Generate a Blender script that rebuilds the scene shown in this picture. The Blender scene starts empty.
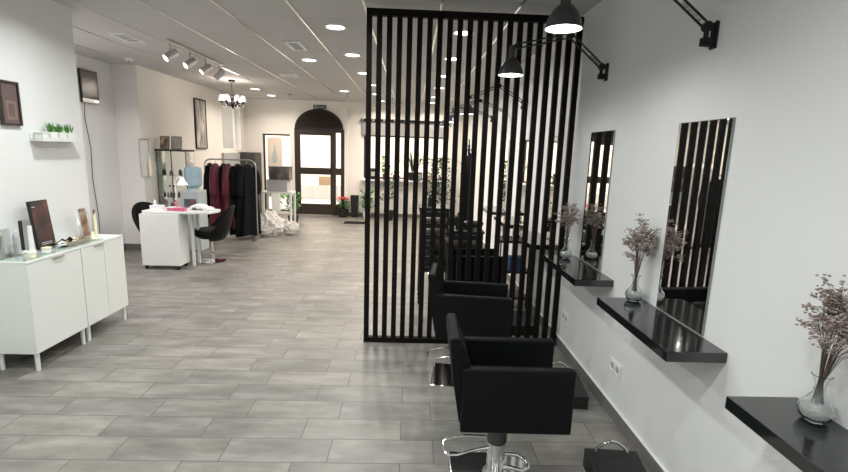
import bpy, bmesh, math, random
from mathutils import Vector, Matrix, Euler
random.seed(7)
S = bpy.context.scene
COL = S.collection
PI = math.pi

# ------------------------------------------------------------------ camera
F_PX = 464.18
YAW, PITCH, ROLL = 0.031574, 0.179496, 0.033019
cam_d = bpy.data.cameras.new('camera'); cam = bpy.data.objects.new('camera', cam_d); COL.objects.link(cam)
cam_d.sensor_fit = 'HORIZONTAL'; cam_d.sensor_width = 36.0; cam_d.lens = F_PX * 36.0 / 848.0
cam_d.clip_start = 0.05; cam_d.clip_end = 200
fw = Vector((math.sin(YAW)*math.cos(PITCH), math.cos(YAW)*math.cos(PITCH), -math.sin(PITCH)))
rt = Vector((math.cos(YAW), -math.sin(YAW), 0)); up = rt.cross(fw)
cr, sr = math.cos(ROLL), math.sin(ROLL)
r2 = cr*rt + sr*up; u2 = -sr*rt + cr*up
m = Matrix((r2, u2, -fw)).transposed().to_4x4(); m.translation = Vector((0, 0, 1.6))
cam.matrix_world = m
S.camera = cam

# ------------------------------------------------------------------ world, exposure
S.view_settings.view_transform = 'Standard'; S.view_settings.look = 'None'
S.view_settings.gamma = 1.0; S.view_settings.use_curve_mapping = False
S.view_settings.exposure = 0.0
w = bpy.data.worlds.new('world'); S.world = w; w.use_nodes = True
bg = w.node_tree.nodes['Background']; bg.inputs[0].default_value = (1.0, 0.95, 0.87, 1); bg.inputs[1].default_value = 4.2

def lamp_light(name, kind, loc, power, color, size=.1, rot=(0, 0, 0), spread=None, spot=None, parent=None):
    l = bpy.data.lights.new(name, kind); l.energy = power; l.color = color
    if kind == 'AREA':
        l.shape = 'DISK'; l.size = size
        if spread: l.spread = spread
    else:
        l.shadow_soft_size = size
    if spot: l.spot_size = spot; l.spot_blend = .6
    o = bpy.data.objects.new(name, l); COL.objects.link(o); o.location = loc; o.rotation_euler = rot
    if parent: o.parent = parent
    return o

NEUT = (.99, .98, .93); COOL = (.95, .99, .975); WARM = (1.0, .88, .75)

# ------------------------------------------------------------------ materials
def newmat(name):
    m = bpy.data.materials.new(name); m.use_nodes = True
    return m, m.node_tree.nodes, m.node_tree.links, m.node_tree.nodes['Principled BSDF']
def pmat(name, col, rough=.5, metal=0., noise=.0, nscale=8., bump=0., bscale=60., emit=None, es=0., coat=0., spec=.5, trans=0., ior=1.45, sheen=0.):
    m, N, L, B = newmat(name)
    B.inputs['Roughness'].default_value = rough; B.inputs['Metallic'].default_value = metal
    B.inputs['Coat Weight'].default_value = coat; B.inputs['Specular IOR Level'].default_value = spec
    B.inputs['Transmission Weight'].default_value = trans; B.inputs['IOR'].default_value = ior
    B.inputs['Sheen Weight'].default_value = sheen
    tc = N.new('ShaderNodeTexCoord')
    nz = N.new('ShaderNodeTexNoise'); nz.inputs['Scale'].default_value = nscale; nz.inputs['Detail'].default_value = 4
    L.new(tc.outputs['Object'], nz.inputs['Vector'])
    mx = N.new('ShaderNodeMix'); mx.data_type = 'RGBA'
    a = [max(0, c*(1-noise)) for c in col]; b = [min(1, c*(1+noise)) for c in col]
    mx.inputs[6].default_value = (*a, 1); mx.inputs[7].default_value = (*b, 1)
    L.new(nz.outputs['Fac'], mx.inputs[0]); L.new(mx.outputs[2], B.inputs['Base Color'])
    if bump:
        n2 = N.new('ShaderNodeTexNoise'); n2.inputs['Scale'].default_value = bscale; L.new(tc.outputs['Object'], n2.inputs['Vector'])
        bp = N.new('ShaderNodeBump'); bp.inputs['Strength'].default_value = bump; bp.inputs['Distance'].default_value = .002
        L.new(n2.outputs['Fac'], bp.inputs['Height']); L.new(bp.outputs[0], B.inputs['Normal'])
    if emit:
        B.inputs['Emission Color'].default_value = (*emit, 1); B.inputs['Emission Strength'].default_value = es
    return m
def glassmat(name, tint=(1, 1, 1), refl=.08, gain=.8):
    m, N, L, B = newmat(name); N.remove(B)
    out = N['Material Output']; t = N.new('ShaderNodeBsdfTransparent'); t.inputs[0].default_value = (*tint, 1)
    g = N.new('ShaderNodeBsdfGlossy'); g.inputs['Roughness'].default_value = .03
    fr = N.new('ShaderNodeFresnel'); fr.inputs['IOR'].default_value = 1.45
    ad = N.new('ShaderNodeMath'); ad.operation = 'MULTIPLY_ADD'; ad.inputs[1].default_value = gain; ad.inputs[2].default_value = refl*.1
    L.new(fr.outputs[0], ad.inputs[0])
    mx = N.new('ShaderNodeMixShader'); L.new(ad.outputs[0], mx.inputs[0]); L.new(t.outputs[0], mx.inputs[1]); L.new(g.outputs[0], mx.inputs[2])
    L.new(mx.outputs[0], out.inputs[0])
    return m
def floormat():
    m, N, L, B = newmat('wood_look_floor_tile')
    tc = N.new('ShaderNodeTexCoord'); mp = N.new('ShaderNodeMapping'); mp.inputs['Location'].default_value = (.02, -.165, 0)
    L.new(tc.outputs['Object'], mp.inputs[0])
    br = N.new('ShaderNodeTexBrick'); br.inputs['Scale'].default_value = 1
    br.inputs['Brick Width'].default_value = .557; br.inputs['Row Height'].default_value = .2
    br.inputs['Mortar Size'].default_value = .003; br.inputs['Mortar Smooth'].default_value = .3; br.inputs['Bias'].default_value = 0
    br.offset = .679; br.offset_frequency = 2
    br.inputs['Color1'].default_value = (0, 0, 0, 1); br.inputs['Color2'].default_value = (1, 1, 1, 1); br.inputs['Mortar'].default_value = (.5, .5, .5, 1)
    L.new(mp.outputs[0], br.inputs['Vector'])
    bw = N.new('ShaderNodeRGBToBW'); L.new(br.outputs['Color'], bw.inputs[0])
    # streaks along the tile, shifted per tile
    st = N.new('ShaderNodeMapping'); st.inputs['Scale'].default_value = (1.6, 5.5, 1); L.new(tc.outputs['Object'], st.inputs[0])
    wv = N.new('ShaderNodeMath'); wv.operation = 'MULTIPLY'; wv.inputs[1].default_value = 9; L.new(bw.outputs[0], wv.inputs[0])
    n1 = N.new('ShaderNodeTexNoise'); n1.noise_dimensions = '4D'; n1.inputs['Scale'].default_value = 1.5; n1.inputs['Detail'].default_value = 6; n1.inputs['Roughness'].default_value = .62
    L.new(st.outputs[0], n1.inputs['Vector']); L.new(wv.outputs[0], n1.inputs['W'])
    r1 = N.new('ShaderNodeValToRGB'); r1.color_ramp.elements[0].position = .28; r1.color_ramp.elements[0].color = (.112, .106, .095, 1)
    r1.color_ramp.elements[1].position = .74; r1.color_ramp.elements[1].color = (.300, .288, .262, 1)
    e = r1.color_ramp.elements.new(.5); e.color = (.188, .180, .164, 1)
    L.new(n1.outputs['Fac'], r1.inputs[0])
    # tile to tile tone
    mul = N.new('ShaderNodeMix'); mul.data_type = 'RGBA'; mul.blend_type = 'MULTIPLY'; mul.inputs[0].default_value = 1
    r2 = N.new('ShaderNodeValToRGB'); r2.color_ramp.elements[0].color = (.86, .86, .87, 1); r2.color_ramp.elements[1].color = (1.08, 1.06, 1.03, 1)
    L.new(bw.outputs[0], r2.inputs[0]); L.new(r1.outputs[0], mul.inputs[6]); L.new(r2.outputs[0], mul.inputs[7])
    mo = N.new('ShaderNodeMix'); mo.data_type = 'RGBA'; L.new(br.outputs['Fac'], mo.inputs[0]); L.new(mul.outputs[2], mo.inputs[6]); mo.inputs[7].default_value = (.075, .07, .065, 1)
    L.new(mo.outputs[2], B.inputs['Base Color'])
    rr = N.new('ShaderNodeMapRange'); rr.inputs[3].default_value = .30; rr.inputs[4].default_value = .48; L.new(n1.outputs['Fac'], rr.inputs[0]); L.new(rr.outputs[0], B.inputs['Roughness'])
    bp = N.new('ShaderNodeBump'); bp.inputs['Strength'].default_value = .25; bp.inputs['Distance'].default_value = .002; bp.invert = True
    L.new(br.outputs['Fac'], bp.inputs['Height']); L.new(bp.outputs[0], B.inputs['Normal'])
    return m
def ceilmat():
    m, N, L, B = newmat('ceiling_panel')
    tc = N.new('ShaderNodeTexCoord'); mp = N.new('ShaderNodeMapping'); mp.inputs['Location'].default_value = (.39, 0, 0); L.new(tc.outputs['Object'], mp.inputs[0])
    br = N.new('ShaderNodeTexBrick'); br.offset = 0; br.inputs['Scale'].default_value = 1; br.inputs['Brick Width'].default_value = .58; br.inputs['Row Height'].default_value = .6
    br.inputs['Mortar Size'].default_value = .004; br.inputs['Color1'].default_value = (.50, .49, .48, 1); br.inputs['Color2'].default_value = (.53, .52, .51, 1); br.inputs['Mortar'].default_value = (.36, .35, .34, 1)
    L.new(mp.outputs[0], br.inputs['Vector']); L.new(br.outputs['Color'], B.inputs['Base Color']); B.inputs['Roughness'].default_value = .75
    return m
M = {}
M['floor'] = floormat(); M['ceil'] = ceilmat()
M['wall'] = pmat('white_wall_paint', (.755, .757, .75), .6, noise=.02, nscale=1.5, bump=.15, bscale=90)
M['wallw'] = pmat('cream_wall_paint', (.78, .75, .71), .6, noise=.02, nscale=1.5)
M['base'] = pmat('grey_tile_skirting', (.16, .15, .14), .4, noise=.15, nscale=6)
M['cap'] = pmat('white_skirting_bead', (.8, .8, .78), .4)
M['slat'] = pmat('black_brown_timber', (.0055, .0045, .0038), .6, noise=.2, nscale=30, spec=.15)
M['gloss'] = pmat('black_gloss_lacquer', (.010, .012, .012), .10, spec=.9, coat=.3)
M['leather'] = pmat('black_leatherette', (.0045, .005, .0055), .48, bump=.3, bscale=250, spec=.16)
M['chrome'] = pmat('chrome', (.82, .82, .82), .09, 1.0)
M['alu'] = pmat('brushed_aluminium', (.62, .61, .60), .28, 1.0, noise=.05)
M['seam'] = pmat('ceiling_profile', (.85, .84, .82), .22, 1.0)
M['mirror'] = pmat('mirror_silvering', (.9, .91, .90), .012, 1.0)
M['mirroredge'] = pmat('mirror_edge', (.25, .27, .26), .3, .3)
M['darkmetal'] = pmat('dark_grey_metal', (.085, .088, .092), .30, .7)
M['blackmetal'] = pmat('black_metal', (.012, .012, .013), .4, .3)
M['white'] = pmat('white_lacquer', (.72, .735, .70), .32, noise=.01)
M['whitep'] = pmat('white_plastic', (.80, .80, .80), .4)
M['bulb'] = pmat('lit_bulb', (1, 1, 1), .4, emit=(1, .98, .95), es=9)
M['lamp_in'] = pmat('white_enamel_inside', (.85, .85, .85), .5, emit=(1, 1, 1), es=1.1)
M['down'] = pmat('lit_diffuser', (1, 1, 1), .4, emit=(1, .97, .92), es=7)
M['spotlit'] = pmat('lit_spot_lens', (1, 1, 1), .4, emit=(1, .98, .95), es=4)
M['glass'] = glassmat('window_glass'); M['glassg'] = glassmat('greenish_glass', (.95, .98, .97), .2, .4)
M['vase'] = pmat('clear_cut_glass', (.93, .96, .96), .03, trans=1.0, ior=1.45)
M['water'] = pmat('pebbles_in_water', (.62, .63, .60), .3, noise=.4, nscale=120, bump=1, bscale=200)
M['acryl'] = glassmat('clear_acrylic', (.97, .985, .98), .3, .4)
M['stem'] = pmat('dried_stem', (.13, .10, .075), .8, noise=.3, nscale=40)
M['bloom'] = pmat('dried_mauve_blossom', (.29, .23, .205), .9, noise=.35, nscale=70)
M['doorfr'] = pmat('dark_bronze_frame', (.045, .036, .032), .4, .3)
M['louvre'] = pmat('dark_louvre', (.045, .028, .022), .5)
M['grey'] = pmat('grey_panel', (.14, .135, .135), .6, noise=.05)
M['darkgrey'] = pmat('dark_grey_panel', (.055, .052, .052), .6, noise=.05)
M['midgrey'] = pmat('light_grey_panel', (.42, .42, .42), .6)
M['leaf'] = pmat('green_leaf', (.09, .26, .05), .5, noise=.4, nscale=30)
M['leafd'] = pmat('dark_green_leaf', (.035, .085, .03), .5, noise=.4, nscale=30)
M['red'] = pmat('red_bract', (.62, .07, .07), .6, noise=.2, nscale=20)
M['pot'] = pmat('white_pot', (.8, .8, .77), .4)
M['blackpot'] = pmat('black_plastic', (.012, .012, .012), .45)
M['burg'] = pmat('burgundy_satin', (.115, .008, .026), .5, noise=.3, nscale=14, sheen=.2)
M['blackf'] = pmat('black_fabric', (.004, .004, .0055), .8, noise=.3, nscale=14, spec=.2)
M['blue'] = pmat('blue_water_bottle', (.50, .68, .76), .08, trans=.45, ior=1.15)
M['bluep'] = pmat('blue_plastic', (.02, .10, .26), .4)
M['teal'] = pmat('grey_teal_plastic', (.45, .50, .51), .4)
M['pink'] = pmat('pink_card', (.62, .14, .27), .5, noise=.2, nscale=30)
M['lampw'] = pmat('lit_white_shade', (.9, .85, .88), .5, emit=(1, .9, .96), es=.7)
M['ochre'] = pmat('yellow_liquid', (.45, .36, .06), .3)
M['beige'] = pmat('woven_tray', (.36, .32, .25), .8, noise=.3, nscale=60)
M['brown'] = pmat('brown_card', (.30, .20, .12), .8, noise=.1)
M['plastic_bag'] = pmat('crumpled_clear_plastic', (.80, .78, .74), .25, noise=.15, nscale=18, bump=.7, bscale=40, trans=.35, ior=1.1)
M['cream'] = pmat('cream_plastic', (.8, .75, .55), .35)
M['concrete'] = pmat('concrete', (.45, .43, .40), .8, noise=.08, nscale=3)
M['facade'] = pmat('cream_facade', (.72, .62, .52), .8, noise=.04)
M['blind'] = pmat('grey_blind_cloth', (.27, .26, .26), .8)
M['green'] = pmat('exit_sign_green', (.07, .16, .10), .5)
M['screen'] = pmat('dark_tv_glass', (.07, .058, .052), .2)
def stripes(name, cols, scale=8, rough=.4):
    m, N, L, B = newmat(name); tc = N.new('ShaderNodeTexCoord'); nz = N.new('ShaderNodeTexNoise'); nz.inputs['Scale'].default_value = scale; nz.inputs['Detail'].default_value = 5
    mp = N.new('ShaderNodeMapping'); mp.inputs['Scale'].default_value = (1, 2.2, .7); L.new(tc.outputs['Object'], mp.inputs[0])
    L.new(mp.outputs[0], nz.inputs['Vector']); r = N.new('ShaderNodeValToRGB'); L.new(nz.outputs['Fac'], r.inputs[0])
    r.color_ramp.elements[0].position = .3; r.color_ramp.elements[0].color = (*cols[0], 1); r.color_ramp.elements[1].position = .7; r.color_ramp.elements[1].color = (*cols[-1], 1)
    for i, c in enumerate(cols[1:-1]): e = r.color_ramp.elements.new(.3+.4*(i+1)/(len(cols)-1)); e.color = (*c, 1)
    L.new(r.outputs[0], B.inputs['Base Color']); B.inputs['Roughness'].default_value = rough
    return m
M['art_red'] = stripes('dark_red_portrait_print', [(.016, .013, .013), (.03, .022, .021), (.075, .028, .024), (.19, .065, .05)], 11)
M['art_cert'] = stripes('mauve_certificate_print', [(.11, .072, .068), (.14, .095, .09), (.12, .08, .075)], 6)
M['art_cert2'] = stripes('pale_certificate_panel', [(.24, .17, .155), (.20, .13, .12)], 14)
M['art_grey'] = stripes('silver_grey_print', [(.06, .055, .05), (.35, .33, .30), (.62, .60, .55)], 5)
M['art_face'] = stripes('portrait_card_print', [(.05, .03, .02), (.22, .13, .08), (.62, .5, .42)], 16)
M['art_wig'] = stripes('dark_patterned_card', [(.04, .035, .035), (.10, .09, .085), (.26, .23, .21)], 6)

# ------------------------------------------------------------------ mesh helpers
def BM(): return bmesh.new()
def box(bm, x0, x1, y0, y1, z0, z1, bev=0., mat=None, seg=2):
    v = [bm.verts.new(p) for p in ((x0,y0,z0),(x1,y0,z0),(x1,y1,z0),(x0,y1,z0),(x0,y0,z1),(x1,y0,z1),(x1,y1,z1),(x0,y1,z1))]
    f = [bm.faces.new([v[i] for i in q]) for q in ((3,2,1,0),(4,5,6,7),(0,1,5,4),(1,2,6,5),(2,3,7,6),(3,0,4,7))]
    if mat is not None: bmesh.ops.transform(bm, matrix=mat, verts=v)
    if bev:
        es = list({e for q in f for e in q.edges})
        bmesh.ops.bevel(bm, geom=es, offset=bev, segments=seg, profile=.7, affect='EDGES')
    return bm
def tube(bm, pts, r, n=8, closed=False, cap=True):
    pts = [Vector(p) for p in pts]; rings = []; N = len(pts)
    rad = r if isinstance(r, (list, tuple)) else [r]*N
    prev = None
    for i, p in enumerate(pts):
        if closed: t = (pts[(i+1) % N]-pts[i-1])
        else: t = (pts[min(i+1, N-1)]-pts[max(i-1, 0)])
        t.normalize()
        if prev is None:
            a = Vector((0, 0, 1)) if abs(t.z) < .9 else Vector((1, 0, 0)); u = t.cross(a).normalized()
        else:
            u = (prev - t*prev.dot(t)); u = u.normalized() if u.length > 1e-6 else t.orthogonal().normalized()
        prev = u; v = t.cross(u)
        rings.append([bm.verts.new(p + (u*math.cos(2*PI*k/n)+v*math.sin(2*PI*k/n))*rad[i]) for k in range(n)])
    for i in range(N if closed else N-1):
        a, b = rings[i], rings[(i+1) % N]
        for k in range(n): bm.faces.new((a[k], a[(k+1) % n], b[(k+1) % n], b[k]))
    if cap and not closed:
        bm.faces.new(rings[0][::-1]); bm.faces.new(rings[-1])
    return bm
def lathe(bm, prof, n=24, c=(0, 0, 0), mat=None):
    rings = []; allv = []
    for r, z in prof:
        if r < 1e-5: q = [bm.verts.new((c[0], c[1], c[2]+z))]
        else: q = [bm.verts.new((c[0]+r*math.cos(2*PI*k/n), c[1]+r*math.sin(2*PI*k/n), c[2]+z)) for k in range(n)]
        rings.append(q); allv += q
    for a, b in zip(rings, rings[1:]):
        for k in range(n):
            k2 = (k+1) % n
            if len(a) == 1 and len(b) == 1: continue
            if len(a) == 1: bm.faces.new((a[0], b[k2], b[k]))
            elif len(b) == 1: bm.faces.new((a[k], a[k2], b[0]))
            else: bm.faces.new((a[k], a[k2], b[k2], b[k]))
    if mat is not None: bmesh.ops.transform(bm, matrix=mat, verts=allv)
    return bm
def prism(bm, poly, lo, hi, axis='y', bev=0.):
    def P(a, b, t): return {'y': (a, t, b), 'x': (t, a, b), 'z': (a, b, t)}[axis]
    A = [bm.verts.new(P(a, b, lo)) for a, b in poly]; Bv = [bm.verts.new(P(a, b, hi)) for a, b in poly]
    n = len(poly); fs = [bm.faces.new(A), bm.faces.new(Bv[::-1])]
    for k in range(n): fs.append(bm.faces.new((A[k], Bv[k], Bv[(k+1) % n], A[(k+1) % n])))
    if bev: bmesh.ops.bevel(bm, geom=list({e for q in fs for e in q.edges}), offset=bev, segments=3, profile=.6, affect='EDGES')
    return bm
def ico(bm, c, r, sub=1, sc=(1, 1, 1)):
    q = bmesh.ops.create_icosphere(bm, subdivisions=sub, radius=r, matrix=Matrix.Translation(c) @ Matrix.Diagonal((*sc, 1)))
    return q['verts']
def leaf(bm, base, tip, wid, sag=.0, up=Vector((0, 0, 1)), n=4):
    base, tip = Vector(base), Vector(tip); d = tip-base; side = d.cross(up)
    side = side.normalized() if side.length > 1e-6 else Vector((1, 0, 0))
    L = []; R = []
    for i in range(n+1):
        t = i/n; p = base+d*t - Vector((0, 0, sag*(2*t-1)**2 - sag*0 if False else sag*t*t)); ww = wid*math.sin(PI*min(.97, max(.05, t)))**.8
        L.append(bm.verts.new(p+side*ww+Vector((0, 0, ww*.3)))); R.append(bm.verts.new(p-side*ww+Vector((0, 0, ww*.3))))
    C = []
    for i in range(n+1):
        t = i/n; C.append(bm.verts.new(base+d*t-Vector((0, 0, sag*t*t))))
    for i in range(n):
        bm.faces.new((L[i], L[i+1], C[i+1], C[i])); bm.faces.new((C[i], C[i+1], R[i+1], R[i]))
    return bm
def obj(name, bm, mat, parent=None, smooth=None, loc=(0, 0, 0), rot=(0, 0, 0)):
    bmesh.ops.recalc_face_normals(bm, faces=bm.faces[:])
    me = bpy.data.meshes.new(name); bm.to_mesh(me); bm.free()
    ms = mat if isinstance(mat, (list, tuple)) else [mat]
    for q in ms: me.materials.append(M[q] if isinstance(q, str) else q)
    if smooth is not False:
        ang = math.radians(smooth or 40)
        for p in me.polygons: p.use_smooth = True
        me.set_sharp_from_angle(angle=ang)
    o = bpy.data.objects.new(name, me); COL.objects.link(o); o.location = loc; o.rotation_euler = rot
    if smooth is not False and len(me.polygons) < 500:
        wn = o.modifiers.new('weighted_normal', 'WEIGHTED_NORMAL'); wn.keep_sharp = True; wn.weight = 100
    if parent: o.parent = parent
    return o
def tag(o, label, cat, group=None, kind=None):
    o['label'] = label; o['category'] = cat
    if group: o['group'] = group
    if kind: o['kind'] = kind
    return o
def thing(name, label, cat, loc=(0, 0, 0), rz=0, group=None):
    o = bpy.data.objects.new(name, None); COL.objects.link(o); o.location = loc; o.rotation_euler = (0, 0, rz); o.empty_display_size = .1
    return tag(o, label, cat, group)
def struct(name, bm, mat, parent=None, **k):
    o = obj(name, bm, mat, parent, smooth=False, **k)
    if not parent: o['kind'] = 'structure'
    return o
def copy_tree(o, parent=None, loc=None, rz=None, label=None):
    c = o.copy(); COL.objects.link(c); c.parent = parent
    for ch in list(o.children): copy_tree(ch, c)
    if loc is not None: c.location = loc
    if rz is not None: c.rotation_euler = (0, 0, rz)
    if label: c['label'] = label
    return c
def Bx(*a, **k): return box(BM(), *a, **k)

# ================================================================== SETTING
XR = 1.30; XL = -2.87; XLF = -3.95; XRC = -4.30; YB = 11.3; H = 2.68; YN = -2.6; YJ = 7.02; YE = 4.215
struct('floor', Bx(-4.5, XR+.1, YN-.1, YB+.2, -.12, 0), 'floor')
struct('ceiling', Bx(-4.5, XR+.1, YN-.1, YB+.2, H, H+.12), 'ceil')
struct('wall_right', Bx(XR, XR+.12, YN-.1, YB+.2, 0, H), 'wall')
struct('wall_left', Bx(-4.5, XL, YN-.1, YE, 0, H), 'wall')
struct('wall_left_recess', Bx(-4.5, XRC, YE, YJ, 0, H), 'wall')
struct('wall_near', Bx(XL, XR, YN-.1, YN, 0, H), 'wall')
def wall_with_holes(axis, lo, hi, a0, a1, z0, z1, holes):
    bm = BM(); xs = sorted({a0, a1, *[h[0] for h in holes], *[h[1] for h in holes]}); zs = sorted({z0, z1, *[h[2] for h in holes], *[h[3] for h in holes]})
    for i in range(len(xs)-1):
        for j in range(len(zs)-1):
            cx, cz = (xs[i]+xs[i+1])/2, (zs[j]+zs[j+1])/2
            if any(h[0] < cx < h[1] and h[2] < cz < h[3] for h in holes): continue
            if axis == 'y': box(bm, xs[i], xs[i+1], lo, hi, zs[j], zs[j+1])
            else: box(bm, lo, hi, xs[i], xs[i+1], zs[j], zs[j+1])
    bmesh.ops.remove_doubles(bm, verts=bm.verts[:], dist=1e-4)
    return bm
WIN1 = (-3.54, -2.84, .06, 1.90); DOOR = (-2.78, -1.60, 0, 2.05); WIN2 = (-1.15, .81, .93, 1.95); WIN3 = (10.0, 11.05, 1.50, 2.45)
struct('wall_back', wall_with_holes('y', YB, YB+.2, -4.5, XR, 0, H, [WIN1, DOOR, WIN2]), 'wallw')
bm = wall_with_holes('x', -4.5, XLF, YJ, YB, 0, H, [WIN3])
struct('wall_left_far', bm, 'wallw')
# portal around the entrance
bm = BM(); box(bm, -2.88, DOOR[0], YB-.05, YB, 0, H-.08); box(bm, DOOR[1], -1.53, YB-.05, YB, 0, H-.08); box(bm, DOOR[0], DOOR[1], YB-.05, YB, 2.05, H-.08)
struct('trim_1', bm, 'wallw')
struct('trim_12', Bx(XLF, XR, YB-.10, YB, H-.08, H), 'wallw')
# skirtings
def skirt(name, x0, x1, y0, y1, cap=None):
    o = struct(name, Bx(x0, x1, y0, y1, 0, .085), 'base')
    if cap: struct('skirting_bead', Bx(*cap, .085, .092), 'cap', o)
skirt('baseboard_right', XR-.014, XR, YN, YB, (XR-.014, XR, YN, YB))
skirt('baseboard_left', XL, XL+.012, YN, YE, (XL, XL+.012, YN, YE))
skirt('baseboard_recess', XRC, XLF, YJ-.012, YJ)
skirt('baseboard_left_recess', XRC, XRC+.012, YE, YJ-.012)
skirt('baseboard_left_far', XLF, XLF+.012, YJ, YB-.05)
skirt('baseboard_back', -1.53, XR-.014, YB-.012, YB)
# ceiling profiles (long metal joints between the panels)
for i, x in enumerate([-3.87, -3.29, -2.71, -2.13, -1.55, -.97, -.39, .19, .77]):
    y0 = YN if x > XL else YE
    struct('trim_%d' % (i+2), Bx(x-.009, x+.009, y0, YB, H-.006, H), 'seam')

# windows and door
def window(n, x0, x1, z0, z1, mull=(), fr=.035, y=YB+.06, mat='doorfr'):
    bm = BM(); 
    box(bm, x0, x0+fr, y, y+.05, z0, z1); box(bm, x1-fr, x1, y, y+.05, z0, z1); box(bm, x0+fr, x1-fr, y, y+.05, z0, z0+fr); box(bm, x0+fr, x1-fr, y, y+.05, z1-fr, z1)
    for mx_ in mull: box(bm, mx_-.02, mx_+.02, y, y+.05, z0+fr, z1-fr)
    o = struct('window_%d' % n, bm, mat); struct('pane', Bx(x0+fr, x1-fr, y+.02, y+.026, z0+fr, z1-fr), 'glass', o)
    return o
window(1, *WIN1); window(2, *WIN2, mull=(-.17,))
bm = BM(); y0, y1, z0, z1 = WIN3
for q in ((y0, y0+.03, z0, z1), (y1-.03, y1, z0, z1), (y0+.03, y1-.03, z0, z0+.03), (y0+.03, y1-.03, z1-.03, z1)): box(bm, -4.12, -4.07, *q)
o = struct('window_3', bm, 'whitep'); struct('pane', Bx(-4.1, -4.094, y0+.03, y1-.03, z0+.03, z1-.03), 'glass', o)
dr = BM(); x0, x1, z0, z1 = DOOR; yd = YB-.03
for q in ((x0, x0+.07, 0, z1), (x1-.09, x1, 0, z1), (x0+.07, x1-.09, z1-.08, z1)): box(dr, q[0], q[1], yd, yd+.08, q[2], q[3])
xm = -1.89
box(dr, xm, xm+.08, yd, yd+.08, 0, z1-.08)
d = struct('door_1', dr, 'doorfr')
lf = BM(); a, b = x0+.07, xm
for q in ((a, a+.06, .01, z1-.08), (b-.05, b, .01, z1-.08), (a+.06, b-.05, z1-.15, z1-.08), (a+.06, b-.05, .98, 1.14), (a+.06, b-.05, .01, .27)): box(lf, q[0], q[1], yd+.012, yd+.06, q[2], q[3], .003)
l = struct('door_leaf', lf, 'doorfr', d)
struct('pane', Bx(a+.06, b-.05, yd+.03, yd+.036, .27, .98), 'glass', l); struct('pane', Bx(a+.06, b-.05, yd+.03, yd+.036, 1.14, z1-.15), 'glass', l)
bm = BM(); tube(bm, [(b-.03, yd+.012, .95), (b-.03, yd-.04, .95), (b-.03, yd-.04, 1.25), (b-.03, yd+.012, 1.25)], .011)
obj('door_handle', bm, 'blackmetal', l)
sl = BM(); a2, b2 = xm+.08, x1-.09
box(sl, a2, b2, yd+.012, yd+.06, .98, 1.14); box(sl, a2, b2, yd+.012, yd+.06, 0, .27)
s_ = struct('side_light', sl, 'doorfr', d)
struct('pane', Bx(a2, b2, yd+.03, yd+.036, .27, .98), 'glass', s_); struct('pane', Bx(a2, b2, yd+.03, yd+.036, 1.14, z1-.08), 'glass', s_)
# arched louvre above
R_ = .545; cx = -2.19; zb = 2.05
arc = [(cx+R_*math.cos(t*PI/24), zb+.43*math.sin(t*PI/24)) for t in range(25)]
bm = BM(); prism(bm, arc, YB-.065, YB-.045, 'y')
fl = struct('fanlight_louvre', bm, 'louvre', d)
bm = BM()
for k in range(9):
    z = zb+.02+k*.045; hw = R_*math.sqrt(max(0, 1-((z+.03-zb)/.43)**2))-.02
    if hw > .05: box(bm, cx-hw, cx+hw, -.004, .004, -.02, .02, mat=Matrix.Translation((0, YB-.08, z+.02)) @ Matrix.Rotation(math.radians(-35), 4, 'X'))
struct('louvre_slats', bm, 'doorfr', fl)
bm = BM(); rim = [(cx+(R_+.01)*math.cos(t*PI/24), YB-.07, zb+.44*math.sin(t*PI/24)) for t in range(25)]
tube(bm, rim, .016, 6); struct('louvre_rim', bm, 'doorfr', fl)

# outside: pavement, facade opposite, low wall
struct('ground', Bx(-16, 14, YB+.2, 30, -.14, -.03), 'concrete')
bm = BM(); box(bm, -16, 14, 24, 24.3, -.03, 7)
tag(obj('facade_opposite', bm, 'facade', smooth=False), 'sunlit cream building facade across the street', 'building', kind='structure')
tag(obj('low_wall', Bx(-7, 2.0, 15.2, 15.5, -.03, .42, .01), 'concrete'), 'low pale concrete wall outside beyond the glass door', 'wall')
tag(obj('cardboard_box', Bx(-3.0, -2.66, 15.25, 15.48, .42, .70, .01), 'brown'), 'brown box on the low wall outside the glass door', 'box')
tag(obj('stone_planter', Bx(-4.6, -3.7, 19.0, 19.8, -.03, 1.25, .02), 'facade'), 'pinkish stone pillar outside, left in the upper door pane', 'planter')
def shrub(bm, c, r, n, size, seed=0):
    rnd = random.Random(seed); c = Vector(c)
    for _ in range(n):
        d = Vector((rnd.gauss(0, 1), rnd.gauss(0, 1), rnd.gauss(0, 1))).normalized()*r*rnd.uniform(.4, 1)
        p = c+Vector((d.x, d.y, d.z)); t = p+(d.normalized()+Vector((rnd.uniform(-.5, .5), rnd.uniform(-.5, .5), rnd.uniform(-.2, .6)))).normalized()*size
        leaf(bm, p, t, size*.28, size*.2)
    return bm
bm = BM(); shrub(bm, (-3.6, 12.6, .50), .26, 200, .14, 3)
pl = thing('potted_shrub', 'bright green potted shrub outside the left shop window', 'plant')
obj('foliage', bm, 'leaf', pl); obj('pot', lathe(BM(), [(0, 0), (.16, 0), (.2, .32), (.17, .32), (0, .30)], 16, (-3.6, 12.6, -.03)), 'pot', pl)

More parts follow.
